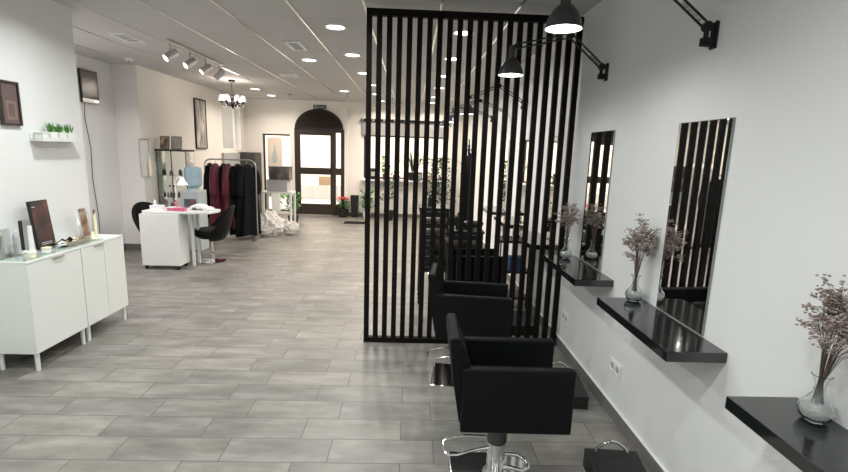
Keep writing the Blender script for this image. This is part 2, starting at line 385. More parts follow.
# ================================================================== LIGHT FITTINGS
def downlight_mesh(root):
    bm = BM(); lathe(bm, [(.078, -.002), (.098, -.008), (.102, -.003), (.102, 0), (.078, 0), (.078, -.002)], 28)
    obj('trim_ring', bm, 'whitep', root)
    bm = BM(); lathe(bm, [(0, -.003), (.079, -.003), (.079, -.0005), (0, -.0005)], 28)
    obj('diffuser', bm, 'down', root)
rows = {
 'a': (-.72, [-1.7, -.5, .75, 2.0, 3.24, 4.48, 5.71, 6.98, 8.19, 9.47, 10.73], 'row just left of the slatted screen'),
 'b': (.44, [-1.7, -.5, .75, 4.50, 5.71, 6.97, 8.24, 9.60, 10.76], 'row seen through the slatted screen'),
 'c': (-1.31, [6.13, 9.17], 'short row over the walkway'),
 'd': (-3.04, [9.36, 10.4], 'pair past the chandelier'),
 'f': (-3.78, [5.05], 'recess'),  # added fitting, hidden by the left wall, brightens the recess wall
 'e': (-2.05, [-.6, .9, 2.3, 3.45], 'row above the white cabinets, out of frame')}
ordn = ['nearest', 'second', 'third', 'fourth', 'fifth', 'sixth', 'seventh']
hidn = {'f': 'recess', 'a': 'row left of the screen', 'b': 'row over the styling chairs', 'c': 'walkway row', 'd': 'chandelier row', 'e': 'row over the white cabinets'}
first = None
for key, (x, ys, where) in rows.items():
    vis = [y for y in ys if y > 3.9 and key != 'f']; hid = [y for y in ys if y not in vis]
    for y in ys:
        if y in vis: lab = 'round recessed ceiling downlight, %s in the %s' % (ordn[vis.index(y)], where)
        else: lab = 'ceiling downlight above the view, %s of the %s' % (ordn[hid.index(y)], hidn[key]) if key != 'f' else 'unseen ceiling downlight added to light the recess behind the left wall end'
        if first is None:
            first = thing('ceiling_downlight', lab, 'ceiling light', (x, y, H), 0, 'recessed ceiling downlights'); downlight_mesh(first); r = first
        else: r = copy_tree(first, None, (x, y, H), 0, lab)
        col, pw = (NEUT, 11)
        if y > 5.0: col, pw = ((1, .95, .90), 16)
        if y > 7.5: col, pw = (WARM, 19)
        if y < 4: col, pw = (COOL, 12)
        if key == 'b' and y < 4: pw = 11
        if key == 'f': col, pw = (1, .94, .98), 28
        if key == 'e': pw = 10 if y < 2 else 17
        lamp_light('downlight_beam', 'AREA', (x, y, H-.012), pw, col, .15, spread=math.radians(150))

# track with four spots
tr = thing('track_light', 'white ceiling track with four tilted spot heads above the desk', 'track light', (-2.60, 5.95, H))
obj('rail', Bx(-.018, .018, -.72, .72, -.02, 0, .003), 'alu', tr)
for k, (yy, dx, dy) in enumerate([(-.66, -.7, -.85), (-.22, -.7, -.85), (.2, -.75, -.7), (.62, -.8, -.1)]):
    st = obj('stem', tube(BM(), [(0, yy, -.02), (0, yy, -.13)], .009), 'alu', tr)
    dvec = Vector((dx, dy, -.75)).normalized(); q = dvec.to_track_quat('Z', 'Y').to_matrix().to_4x4()
    T = Matrix.Translation((0, yy, -.155)) @ q
    hd = obj('spot_head', lathe(BM(), [(0, -.075), (.034, -.075), (.04, -.06), (.042, .07), (.036, .07), (.034, .055), (0, .055)], 20, mat=T), 'alu', tr)
    obj('lens', lathe(BM(), [(0, .066), (.035, .066), (.035, .058), (0, .058)], 20, mat=T), 'spotlit', hd)
    p = Vector((-2.60, 5.95+yy, H-.155))+dvec*.085
    lamp_light('spot_beam', 'SPOT', p, 14, NEUT, .03, rot=(-dvec).to_track_quat('Z', 'Y').to_euler(), spot=math.radians(75))

# chandelier
ch = thing('chandelier', 'small black chandelier with six white shades and crystal drops', 'chandelier', (-3.06, 8.22, H))
obj('canopy', lathe(BM(), [(0, 0), (.055, 0), (.05, -.025), (.015, -.05), (0, -.05)], 16), 'blackmetal', ch)
obj('rod', tube(BM(), [(0, 0, -.05), (0, 0, -.30)], .006), 'blackmetal', ch)
obj('hub', lathe(BM(), [(0, -.23), (.02, -.235), (.012, -.26), (.03, -.30), (.018, -.34), (.045, -.37), (.05, -.40), (.02, -.43), (.012, -.46), (0, -.47)], 16), 'blackmetal', ch)
for k in range(6):
    a = k*PI/3+.3; c, s = math.cos(a), math.sin(a)
    pts = [(c*r, s*r, z) for r, z in ((.03, -.38), (.07, -.415), (.12, -.42), (.155, -.40), (.17, -.37))]
    ar = obj('arm', tube(BM(), pts, .008, 6), 'blackmetal', ch)
    obj('candle_cup', lathe(BM(), [(0, -.375), (.028, -.37), (.03, -.355), (.01, -.35), (.009, -.33), (0, -.33)], 12, (c*.17, s*.17, 0)), 'blackmetal', ar)
    obj('lamp_shade', lathe(BM(), [(.052, -.345), (.03, -.25), (.028, -.25), (.05, -.345), (.052, -.345)], 16, (c*.17, s*.17, 0)), 'lampw', ar)
    bm = BM(); lathe(bm, [(0, -.375), (.006, -.40), (.011, -.425), (.004, -.445), (0, -.447)], 6, (c*.17, s*.17, 0)); lathe(bm, [(0, -.41), (.005, -.43), (.009, -.45), (.003, -.465), (0, -.467)], 6, (c*.1, s*.1, 0))
    obj('crystal_drop', bm, 'vase', ar, smooth=False)
lamp_light('chandelier_glow', 'POINT', (-3.06, 8.22, H-.24), 9, WARM, .12)

# vents, detectors, exit sign
def vent(name, x0, x1, y0, y1, lab, slats=5):
    cx, cy = (x0+x1)/2, (y0+y1)/2; hx, hy = (x1-x0)/2, (y1-y0)/2
    t = thing(name, lab, 'air vent', (cx, cy, H), group=None)
    bm = BM(); f = .03
    for q in ((-hx, hx, -hy, -hy+f), (-hx, hx, hy-f, hy), (-hx, -hx+f, -hy+f, hy-f), (hx-f, hx, -hy+f, hy-f)): box(bm, *q, -.014, 0)
    obj('frame', bm, 'whitep', t, smooth=False)
    obj('backing', Bx(-hx+f, hx-f, -hy+f, hy-f, -.002, 0), 'grey', t, smooth=False)
    bm = BM()
    for k in range(slats):
        yy = -hy+f+(k+.5)*(2*hy-2*f)/slats; box(bm, -hx+f, hx-f, yy-.008, yy+.008, -.009, -.004)
    obj('slats', bm, 'whitep', t, smooth=False)
vent('ceiling_vent', -1.36, -1.19, 5.10, 5.50, 'white framed square air vent between the two bright ceiling joints', 6)
vent('ceiling_vent', -2.02, -1.78, 7.30, 7.55, 'wide white ceiling vent farther back, in front of the smoke detectors', 4)
vent('ceiling_vent', -3.12, -2.92, 5.05, 5.45, 'white ceiling vent near the left wall beside the track light', 5)
for (x, y, lab) in ((-2.54, 10.0, 'small white smoke detector on the ceiling, left of the exit door'), (-1.32, 9.72, 'small smoke detector on the ceiling beside the far walkway downlight'), (-3.74, 6.5, 'small detector on the ceiling over the recess corner')):
    t = thing('smoke_detector', lab, 'smoke detector', (x, y, H))
    obj('housing', lathe(BM(), [(0, 0), (.05, 0), (.05, -.022), (.036, -.036), (0, -.038)], 20), 'alu' if x > -3 else 'whitep', t)
    obj('sensor', lathe(BM(), [(0, -.038), (.012, -.038), (.010, -.048), (0, -.05)], 12), 'grey', t)
ex = thing('exit_sign', 'small green emergency exit sign above the arched door', 'exit sign', (-2.17, YB-.05, 2.545))
obj('sign_box', Bx(-.15, .15, -.03, 0, -.045, .045, .004), 'green', ex)
bm = BM()  # pictogram: door, running figure, arrow
box(bm, -.11, -.075, -.033, -.030, -.03, .03); ico(bm, (-.035, -.032, .024), .008, 1, (1, .3, 1))
tube(bm, [(-.035, -.0325, .014), (-.042, -.0325, -.006), (-.055, -.0325, -.028)], .004, 5); tube(bm, [(-.042, -.0325, -.006), (-.028, -.0325, -.014), (-.03, -.0325, -.03)], .004, 5)
box(bm, .0, .085, -.033, -.030, -.006, .006); prism(bm, [(.075, -.022), (.115, 0), (.075, .022)], -.033, -.030)
obj('pictogram', bm, 'midgrey', ex, smooth=False)

# ================================================================== SLATTED SCREEN
YS = 3.735
sc = thing('slatted_screen', 'tall black vertical slat partition dividing the styling stations from the walkway', 'room divider', ((-.365+1.275)/2, YS, 0))
ox = (-.365+1.275)/2; xa, xb = -.365-ox, 1.275-ox; zt = 2.642
obj('top_rail', Bx(xa, xb, -.025, .025, zt-.05, zt, .002), 'slat', sc, smooth=False)
obj('bottom_rail', Bx(xa, xb, -.025, .025, 0.0, .045, .002), 'slat', sc, smooth=False)
n = 22; pw = .0405; pitch = (xb-xa-pw)/(n-1); src = None
for k in range(n):
    x = xa+pw/2+k*pitch
    if src is None:
        src = obj('slat', Bx(-pw/2, pw/2, -.017, .017, .045, zt-.05, .0015), 'slat', sc, smooth=False, loc=(x, 0, 0))
    else:
        c = src.copy(); COL.objects.link(c); c.parent = sc; c.location = (x, 0, 0)

# ================================================================== STYLING STATIONS
SY = [1.03, 2.09, 3.165, 4.28, 5.40, 6.50]
names = ['nearest, at the right edge', 'second from the camera', 'third, against the slatted screen', 'just behind the slatted screen', 'second behind the screen', 'farthest from the camera']
sh0 = None
for i, y in enumerate(SY):
    lab = 'black glossy floating wall shelf, ' + names[i]
    if sh0 is None:
        sh0 = obj('wall_shelf', Bx(-.25, 0, -.36, .36, -.043, 0, .0025), 'gloss', smooth=False); sh0.location = (XR+.012, y, .838)
        tag(sh0, lab, 'shelf', 'glossy black styling shelves'); o = sh0
    else:
        o = sh0.copy(); COL.objects.link(o); o.location = (XR, y, .838); o['label'] = lab
m0 = None
mn = ['nearest, at the right edge, out of frame', 'tall, above the second shelf', 'tall, beside the slatted screen', 'seen through the screen slats', 'second behind the screen', 'farthest behind the screen']
for i, y in enumerate(SY):
    lab = 'frameless rectangular wall mirror, ' + mn[i]
    yy = {1: 2.085, 2: 3.205}.get(i, y)
    if i == 0: continue
    if m0 is None:
        m0 = thing('wall_mirror', lab, 'mirror', (XR, yy, .845), 0, 'tall mirrors above the styling shelves')
        obj('backing', Bx(-.007, -.001, -.195, .195, 0, .932, .001), 'mirroredge', m0, smooth=False)
        obj('mirror_glass', Bx(-.0092, -.0072, -.192, .192, .003, .929), 'mirror', m0, smooth=False)
    else: copy_tree(m0, None, (XR, yy, .845), 0, lab)

def salon_chair():
    t = thing('salon_chair', 'c', 'salon chair', (0, 0, 0), 0, 'black salon chairs')
    # origin: pump column axis on the floor; +x faces the mirror
    obj('base_plate', Bx(-.225, .175, -.18, .18, 0, .014, .012, seg=3), 'chrome', t)
    col = obj('pump_column', lathe(BM(), [(0, .014), (.062, .014), (.062, .03), (.045, .04), (.045, .20), (.028, .205), (.028, .33), (0, .33)], 24), 'chrome', t)
    obj('pump_sleeve', lathe(BM(), [(.034, .205), (.05, .21), (.05, .285), (.034, .29), (.034, .205)], 24), 'darkmetal', col)
    obj('foot_pump_lever', tube(BM(), [(-.04, -.035, .19), (-.11, -.05, .185), (-.2, -.06, .16), (-.245, -.055, .155), (-.262, -.03, .158), (-.262, .035, .165), (-.245, .05, .17), (-.15, .04, .20), (-.04, .035, .20)], .0065, 8), 'chrome', t)
    obj('under_frame', Bx(-.12, .14, -.12, .12, .325, .352, .006), 'blackmetal', t)
    obj('seat', Bx(-.17, .30, -.148, .148, .352, .47, .025, seg=3), 'leather', t)
    for s in (-1, 1):
        y0, y1 = (-.19, -.148) if s < 0 else (.148, .19)
        a = obj('armrest', Bx(-.205, .295, y0, y1, .362, .668, .010, seg=3), 'leather', t)
        bm = BM(); zz = .672-.004
        tube(bm, [(-.19, (y0+y1)/2-.017, zz), (.28, (y0+y1)/2-.017, zz)], .0022, 5); tube(bm, [(-.19, (y0+y1)/2+.017, zz), (.28, (y0+y1)/2+.017, zz)], .0022, 5)
        obj('piping', bm, 'leather', a)
    prof = [(-.175, .36), (-.212, .40), (-.248, .62), (-.268, .785), (-.258, .80), (-.222, .80), (-.165, .66), (-.11, .47), (-.12, .37)]
    bm = prism(BM(), prof, -.165, .165, 'y', bev=.007)
    obj('backrest', bm, 'leather', t)
    # footrest bar under the front of the seat
    bm = tube(BM(), [(.03, -.05, .10), (.12, -.06, .085), (.155, -.04, .075), (.165, 0, .07), (.155, .04, .075), (.12, .06, .085), (.03, .05, .10)], .011, 10)
    obj('footrest_bar', bm, 'chrome', t)
    return t
c0 = salon_chair()
c0.location = (.46, 2.075, 0); c0['label'] = 'black padded salon chair nearest the camera, facing the second mirror'
c0.rotation_euler = (0, 0, math.radians(-1))
copy_tree(c0, None, (.415, 3.12, 0), math.radians(-7), 'black padded salon chair just in front of the slatted screen')
copy_tree(c0, None, (.60, 4.33, 0), math.radians(3), 'black salon chair just behind the slatted screen')
copy_tree(c0, None, (.50, 5.45, 0), math.radians(-8), 'black salon chair second behind the slatted screen')
copy_tree(c0, None, (.50, 6.5, 0), math.radians(5), 'black salon chair farthest behind the slatted screen')

def footbox(loc, rz, lab, src=[None]):
    if src[0] is None:
        t = thing('floor_footrest', lab, 'footrest', loc, rz, 'black footrests by the right wall'); src[0] = t
        prof = [(-.17, .0), (-.17, .09), (.14, .125), (.16, .115), (.16, 0)]
        obj('body', prism(BM(), prof, -.13, .13, 'x', bev=.008), 'blackpot', t)
        obj('chrome_handle', tube(BM(), [(-.08, .12, .12)] + [(-.08+.16*k/8, .135, .125+.05*math.sin(PI*k/8)) for k in range(9)] + [(.08, .12, .12)], .0065, 8), 'chrome', t)
        obj('side_strap', tube(BM(), [(-.137, .12, .03), (-.155, .05, .07), (-.155, -.03, .06), (-.137, -.1, .02)], .008, 6), 'chrome', t)
        return t
    return copy_tree(src[0], None, loc, rz, lab)
footbox((1.055, 1.985, 0), math.radians(-4), 'black floor footrest with chrome handle at the bottom edge')
footbox((1.06, 2.89, 0), math.radians(-4), 'black footrest with chrome handle behind the nearest chair')
footbox((1.06, 4.1, 0), 0, 'black footrest just behind the slatted screen')

# dried bouquets and vases
def vase(loc, lab, src=[None]):
    if src[0] is None:
        prof = [(0, 0), (.026, 0), (.029, .004), (.040, .014), (.0455, .033), (.042, .052), (.027, .070), (.0165, .090), (.0135, .112), (.017, .130), (.027, .146), (.0245, .147), (.0145, .130), (.011, .112), (.014, .090), (.0245, .068), (.039, .051), (.042, .033), (.037, .016), (.026, .008), (0, .008)]
        t = thing('glass_vase', lab, 'vase', loc, 0, 'small bulbous glass vases'); src[0] = t
        obj('vase_body', lathe(BM(), prof, 28), 'vase', t)
        obj('vase_filling', lathe(BM(), [(0, .0085), (.025, .0095), (.036, .018), (.0405, .033), (.038, .044), (0, .046)], 20), 'water', t)
        return t
    return copy_tree(src[0], None, loc, 0, lab)
def bouquet(loc, lab, seed, n=34, hh=.44, spread=.13, lean=(0, 0)):
    rnd = random.Random(seed); t = thing('dried_bouquet', lab, 'dried flowers', loc, 0, 'dried mauve bouquets')
    bs = BM(); bb = BM(); zn = .13
    for k in range(n):
        a = rnd.uniform(0, 2*PI); rr = spread*math.sqrt(rnd.random()); h = hh*rnd.uniform(.74, 1)*(1-.25*(rr/spread)**2)
        top = Vector((min(rr*math.cos(a)+lean[0], XR-loc[0]-.03), rr*math.sin(a)+lean[1], h)); foot = Vector((rnd.uniform(-.012, .012), rnd.uniform(-.012, .012), .056))
        neck = Vector((.006*math.cos(a), .006*math.sin(a), zn))
        mid = neck.lerp(top, .5); mid = Vector((mid.x*.62, mid.y*.62, mid.z+.01))
        tube(bs, [foot, neck, mid, top], [.0012, .0012, .0010, .0008], 4)
        for j in range(rnd.randint(3, 5)):
            tw = top+Vector((rnd.gauss(0, .022), rnd.gauss(0, .022), rnd.uniform(-.03, .018))); base = mid.lerp(top, rnd.uniform(.35, .9))
            tube(bs, [base, base.lerp(tw, .5)+Vector((0, 0, .004)), tw], [.0009, .0008, .0007], 3)
            for q in range(rnd.randint(7, 11)):
                p = tw+Vector((rnd.gauss(0, .009), rnd.gauss(0, .009), rnd.gauss(0, .005))); p.x = min(p.x, XR-loc[0]-.012); v = ico(bb, p, rnd.uniform(.0028, .0055), 1, (1, 1, .6))
                for u in v: u.co += Vector((rnd.uniform(-1, 1), rnd.uniform(-1, 1), rnd.uniform(-1, 1)))*.0014
    obj('stems', bs, 'stem', t); obj('blossoms', bb, 'bloom', t, smooth=False)
    return t
vs = [((1.24, 1.255, .838), 'nearest, at the right edge'), ((1.23, 2.40, .838), 'on the second shelf'), ((1.19, 3.42, .838), 'on the third shelf by the screen')]
for i, (p, where) in enumerate(vs):
    vase(p, 'clear bulbous glass vase, ' + where)
    bouquet(p, 'bunch of dried mauve flowers, ' + where, 11+i, spread=(.078, .07, .065)[i], hh=(.475, .46, .415)[i], lean=((.0, -.05), (.0, -.02), (.0, .0))[i], n=(44, 34, 30)[i])

# power sockets
for y, z, lab in ((2.65, .325, 'white double power socket low on the wall below the second shelf'), (3.60, .30, 'white double power socket low on the wall next to the slatted screen')):
    t = thing('power_socket', lab, 'socket', (XR, y, z))
    obj('plate', Bx(-.009, 0, -.075, .075, -.04, .04, .003), 'whitep', t)
    for s in (-.036, .036):
        obj('outlet', lathe(BM(), [(.026, -.001), (.028, .003), (.031, .003), (.031, -.001)], 18, mat=Matrix.Translation((-.009, s, 0)) @ Matrix.Rotation(-PI/2, 4, 'Y')), 'whitep', t)
        obj('outlet_hole', lathe(BM(), [(0, -.001), (.020, -.001), (.020, .0012), (0, .0012)], 18, mat=Matrix.Translation((-.009, s, 0)) @ Matrix.Rotation(-PI/2, 4, 'Y')), 'midgrey', t)

# spring-arm wall lamps
def arm_lamp(loc, elbow, head, lab, lit=True, power=9, src=None):
    """loc: bracket on the wall; elbow and head joints relative to the bracket"""
    t = thing('wall_lamp', lab, 'lamp', loc, 0, 'spring-arm wall lamps')
    bm = BM(); box(bm, -.012, 0, -.02, .02, -.06, .05, .002); box(bm, -.06, -.012, -.014, .014, -.05, -.015, .003); tube(bm, [(-.042, 0, -.05), (-.042, 0, .035)], .011, 10)
    tube(bm, [(-.03, 0, .03), (-.008, -.02, .052)], .004, 6)
    obj('bracket', bm, 'blackmetal', t)
    st = Vector((-.042, 0, .03)); el = Vector(elbow); hd = Vector(head)
    def pair(a, b, nm, off):
        d = (b-a).normalized(); nrm = Vector((-d.z, 0, d.x)).normalized()*off
        o = None
        for s in (-1, 1):
            o = obj(nm, tube(BM(), [a+nrm*s, b+nrm*s], .0055, 6), 'blackmetal', t)
        # springs
        bm = BM(); pts = []; L_ = (b-a).length; n_ = 40
        for k in range(n_+1):
            q = a+(b-a)*(.10+.28*k/n_); ang = k*PI*.55*2
            side = d.cross(Vector((0, 1, 0))).normalized(); pts.append(q+Vector((0, 1, 0))*.007*math.cos(ang)+side*.007*math.sin(ang))
        tube(bm, pts, .0016, 4); obj('spring', bm, 'darkmetal', t)
    pair(st, el, 'lower_arm', .014); pair(el, hd, 'upper_arm', .014)
    for p, s in ((st, .022), (el, .024), (hd, .018)): obj('joint', tube(BM(), [p+Vector((0, -.012, 0)), p+Vector((0, .012, 0))], s, 12), 'blackmetal', t)
    c = hd+Vector((-.025, 0, -.03))
    obj('lamp_socket', lathe(BM(), [(0, .035), (.018, .035), (.022, .02), (.024, -.045), (.028, -.05), (.028, -.065), (0, -.065)], 16, c), 'darkmetal', t)
    sh = obj('lamp_shade', lathe(BM(), [(.026, -.05), (.040, -.06), (.062, -.085), (.078, -.12), (.084, -.155), (.0855, -.158)], 32, c), 'darkmetal', t)
    obj('shade_lining', lathe(BM(), [(.024, -.053), (.038, -.063), (.060, -.088), (.0762, -.122), (.0825, -.157), (.0855, -.158)], 32, c), 'lamp_in', sh)
    b = obj('light_bulb', lathe(BM(), [(0, -.148), (.02, -.143), (.033, -.125), (.034, -.105), (.022, -.078), (.014, -.066), (0, -.066)], 20, c), 'bulb', t)
    if lit: lamp_light('lamp_glow', 'SPOT', Vector(loc)+c+Vector((0, 0, -.152)), power, COOL, .03, spot=math.radians(165))
    return t
arm_lamp((XR, 2.10, 2.14), (-.30, .10, .30), (-.58, .20, .235), 'dark grey spring-arm lamp with lit shade, nearest, hanging at the top edge', power=12)
arm_lamp((XR, 3.24, 2.17), (-.27, .0, .22), (-.615, .06, .15), 'spring-arm lamp with lit shade in front of the slatted screen', power=9)
arm_lamp((XR, 5.50, 2.17), (-.32, .0, .20), (-.65, .0, .06), 'spring-arm lamp, first behind the slatted screen', power=4)
arm_lamp((XR, 6.55, 2.15), (-.38, .0, .16), (-.72, .0, .05), 'spring-arm lamp, second behind the slatted screen', power=4)
arm_lamp((XR, 7.60, 2.15), (-.38, .0, .14), (-.76, .0, .04), 'spring-arm lamp, farthest behind the slatted screen', power=4)

# ================================================================== BEHIND THE SCREEN
def trolley(loc, lab, nd, w, dd, zh, name='salon_trolley'):
    t = thing(name, lab, 'trolley', loc)
    bm = BM()
    for sx in (-1, 1):
        for sy in (-1, 1): tube(bm, [(sx*(w/2-.01), sy*(dd/2-.01), .06), (sx*(w/2-.01), sy*(dd/2-.01), zh)], .009, 6)
    obj('frame', bm, 'blackmetal', t)
    for k in range(nd):
        z = .40+(zh-.44)*k/max(1, nd-1) if nd > 3 else .25+(zh-.29)*k/max(1, nd-1)
        d = obj('drawer', Bx(-w/2, w/2, -dd/2, dd/2, z-.035, z+.035, .006), 'blackpot', t)
        bm = BM(); 
        for s in (-.25, .25): box(bm, w*s-.04, w*s+.04, -dd/2-.006, -dd/2+.001, z+.018, z+.024)
        obj('drawer_edge', bm, 'alu', d)
    obj('top_tray', Bx(-w/2-.012, w/2+.012, -dd/2-.01, dd/2+.01, zh-.005, zh+.02, .005), 'blackpot', t)
    for sx in (-1, 1):
        for sy in (-1, 1):
            obj('caster', lathe(BM(), [(0, -.012), (.027, -.012), (.03, 0), (.027, .012), (0, .012)], 14, mat=Matrix.Translation((sx*(w/2-.03), sy*(dd/2-.03), .03)) @ Matrix.Rotation(PI/2, 4, 'X')), 'blackmetal', t)
    return t
trolley((.25, 4.86, 0), 'black drawer trolley, left one behind the slatted screen', 6, .30, .34, 1.02)
trolley((.585, 4.80, 0), 'wide low black drawer trolley to the right of the tall one', 4, .33, .34, .80)
# open two-tier trolley by the wall
t = thing('tiered_trolley', 'open black two-tier trolley by the wall behind the screen', 'trolley', (1.09, 4.78, 0))
bm = BM()
for sx in (-.15, .15):
    for sy in (-.13, .13): tube(bm, [(sx, sy, .0), (sx, sy, .74)], .008, 6)
obj('frame', bm, 'blackmetal', t)
for z in (.12, .40, .72): obj('shelf', Bx(-.17, .17, -.15, .15, z-.012, z+.012, .004), 'blackpot', t)
t = thing('storage_box', 'blue plastic box on the middle tier of the open trolley', 'box', (1.12, 4.70, .412))
obj('body', Bx(-.08, .08, -.06, .06, 0, .13, .01), 'bluep', t); obj('lid', Bx(-.085, .085, -.065, .065, .13, .145, .004), 'bluep', t)
def bottle(loc, r, h, mat, lab, cap='blackpot', name='bottle', group=None):
    t = thing(name, lab, 'bottle', loc, 0, group)
    obj('bottle_body', lathe(BM(), [(0, 0), (r*.95, 0), (r, .008), (r, h*.68), (r*.8, h*.76), (r*.38, h*.82), (r*.38, h*.86), (0, h*.86)], 16), mat, t)
    obj('cap', lathe(BM(), [(0, h*.86), (r*.45, h*.86), (r*.42, h), (0, h)], 14), cap, t)
    return t
bottle((1.10, 4.70, .732), .034, .20, 'ochre', 'yellow bottle on top of the open trolley')
bottle((.99, 4.72, .732), .026, .22, 'blackpot', 'slim black bottle left of the yellow one')
bottle((1.20, 4.74, .732), .03, .15, 'grey', 'short grey bottle right of the yellow one')
bottle((.50, 4.76, .822), .025, .17, 'blackpot', 'black spray bottle on the low drawer trolley', name='spray_bottle')
bottle((.20, 4.82, 1.042), .022, .12, 'blackpot', 'small dark bottle on the tall drawer trolley')
# hair dryers lying on / hung from the low trolley
def dryer(loc, rz, lab):
    t = thing('hair_dryer', lab, 'hair dryer', loc, rz)
    R90 = Matrix.Translation((0, 0, .045)) @ Matrix.Rotation(PI/2, 4, 'Y')
    b = obj('barrel', lathe(BM(), [(0, -.09), (.03, -.09), (.043, -.07), (.045, .0), (.036, .07), (.024, .10), (.02, .10), (0, .09)], 18, mat=R90), 'blackpot', t)
    obj('nozzle', lathe(BM(), [(.024, .098), (.028, .11), (.020, .15), (.017, .15), (.02, .11)], 14, mat=R90), 'blackmetal', t)
    obj('handle', tube(BM(), [(-.03, 0, .04), (-.035, .06, .03), (-.045, .13, .025)], [.019, .017, .014], 10), 'blackpot', t)
    return t
dryer((.64, 4.80, .82), .5, 'black hair dryer on the low drawer trolley')
dryer((.96, 4.80, .132), 1.2, 'black hair dryer on the bottom tier of the open trolley')
# coat stand with black gown
cs = thing('coat_stand', 'slim black coat stand behind the screen holding a black gown', 'coat stand', (.68, 5.62, 0))
obj('pole', tube(BM(), [(0, 0, .02), (0, 0, 1.70)], .014, 10), 'blackmetal', cs)
obj('foot', lathe(BM(), [(0, 0), (.17, 0), (.17, .012), (.03, .03), (0, .03)], 24), 'blackmetal', cs)
for a in (.4, 2.5, 4.6):
    obj('hook', tube(BM(), [(0, 0, 1.62), (.05*math.cos(a), .05*math.sin(a), 1.66), (.09*math.cos(a), .09*math.sin(a), 1.76)], .007, 6), 'blackmetal', cs)
def gown(loc, rz, w, ztop, zbot, mat, lab, seed, name='hairdressing_gown', sleeves=True, group=None, hanger=True, cat='gown'):
    """hanging gown, seen side-on or frontal; width w along local x"""
    rnd = random.Random(seed); t = thing(name, lab, cat, loc, rz, group)
    bm = BM(); n = 28; rings = []; H_ = ztop-zbot; ph = rnd.uniform(0, 6)
    for i in range(15):
        f = i/14; z = ztop-H_*f
        sw = w*(.10+.34*min(1, f*7)**.6+.10*f); sd = .035+.05*min(1, f*5)+.035*f
        q = []
        for k in range(n):
            a = 2*PI*k/n; fold = 1+(.10+.16*f)*math.sin(a*6+ph+f*1.5)*min(1, f*4)
            q.append(bm.verts.new((sw*math.cos(a)*fold, sd*math.sin(a)*fold, z+.012*math.sin(a*3+ph)*f)))
        rings.append(q)
    for a, b in zip(rings, rings[1:]):
        for k in range(n): bm.faces.new((a[k], a[(k+1) % n], b[(k+1) % n], b[k]))
    bm.faces.new(rings[0])
    body = obj('cloth', bm, mat, t, smooth=60)
    if sleeves:
        for s in (-1, 1):
            pts = [(s*w*.30, -.01, ztop-.05), (s*w*.48, -.02, ztop-.20), (s*w*.52, -.025, ztop-.38), (s*w*.50, -.02, ztop-.52)]
            obj('sleeve', tube(BM(), pts, [.05, .062, .066, .06], 12), mat, t, smooth=60)
    if hanger:
        obj('hanger', tube(BM(), [(-w*.33, 0, ztop-.05), (0, 0, ztop+.005), (w*.33, 0, ztop-.05)], .006, 6), 'blackmetal', t)
        obj('hook', tube(BM(), [(0, 0, ztop), (0, 0, ztop+.03), (.012, 0, ztop+.05), (0, 0, ztop+.065), (-.012, 0, ztop+.055)], .003, 6), 'alu', t)
    return t
gown((.685, 5.53, 0), 0, .13, 1.60, .62, 'blackf', 'long black gown hanging from the coat stand behind the screen', 5, sleeves=False)

# ================================================================== BACK WALL, RIGHT PART (shop window)
t = thing('window_track', 'black rail running above the shop window', 'rail', (-.17, YB-.04, 2.29))
obj('rail', Bx(-1.05, 1.04, -.03, .0, -.03, .03, .003), 'blackmetal', t)
for k in range(9): obj('clip', Bx(-1.0+k*.25-.02, -1.0+k*.25+.02, -.045, -.03, -.022, .022), 'alu', t)
t = thing('roller_blind', 'grey roller blind lowered over the top of the shop window', 'blind', (-.17, YB-.03, 1.95))
obj('blind_cloth', Bx(-1.02, 1.02, -.008, -.004, 0, .32), 'blind', t); obj('bottom_bar', tube(BM(), [(-1.02, -.006, -.005), (1.02, -.006, -.005)], .013, 8), 'grey', t)
obj('window_sill', Bx(WIN2[0]-.05, WIN2[1]+.05, YB-.24, YB, .885, .915, .004), 'whitep'); tag(bpy.data.objects['window_sill'], 'white sill ledge under the shop window behind the screen', 'sill')
def leafy(loc, lab, kind, mat, seed, pot='blackpot', hh=.6, n=16, name='potted_plant', ps=.1):
    rnd = random.Random(seed); t = thing(name, lab, 'plant', loc)
    obj('pot', lathe(BM(), [(0, 0), (ps*.72, 0), (ps, ps*1.8), (ps*1.05, ps*1.8), (ps*1.05, ps*1.9), (ps*.93, ps*1.9), (ps*.9, ps*1.7), (0, ps*1.7)], 20), pot, t)
    bm = BM(); z0 = ps*1.7
    for k in range(n):
        a = 2*PI*k/n*2.4+rnd.uniform(-.3, .3); e = rnd.uniform(.3, 1)
        if kind == 'palm':
            tip = Vector((math.cos(a)*hh*.55*e, math.sin(a)*hh*.35*e, z0+hh*rnd.uniform(.7, 1.05))); leaf(bm, (0, 0, z0), tip, .022, .12*e)
            for j in range(6):
                f = .35+.6*j/6; p = Vector((0, 0, z0)).lerp(tip, f)-Vector((0, 0, .12*e*f*f))
                for s in (-1, 1): leaf(bm, p, p+Vector((math.cos(a+s*1.0), math.sin(a+s*1.0), -.2))*.13, .010, .03)
        elif kind == 'bush':
            for j in range(5):
                p = Vector((rnd.gauss(0, hh*.13), rnd.gauss(0, hh*.13), z0+rnd.uniform(.15, .95)*hh)); leaf(bm, p, p+Vector((rnd.uniform(-1, 1), rnd.uniform(-1, 1), rnd.uniform(.1, .9)))*.10, .028, .02)
        else:
            tip = Vector((math.cos(a)*hh*.5*e, math.sin(a)*hh*.5*e, z0+hh*(1.1-.5*e))); leaf(bm, (rnd.uniform(-.01, .01), rnd.uniform(-.01, .01), z0), tip, hh*.07, .0)
    obj('foliage', bm, mat, t)
    if kind == 'bush': obj('stem', tube(BM(), [(0, 0, z0-.02), (.01, 0, z0+hh*.4), (-.01, 0, z0+hh*.8)], .008, 6), 'stem', t)
    return t
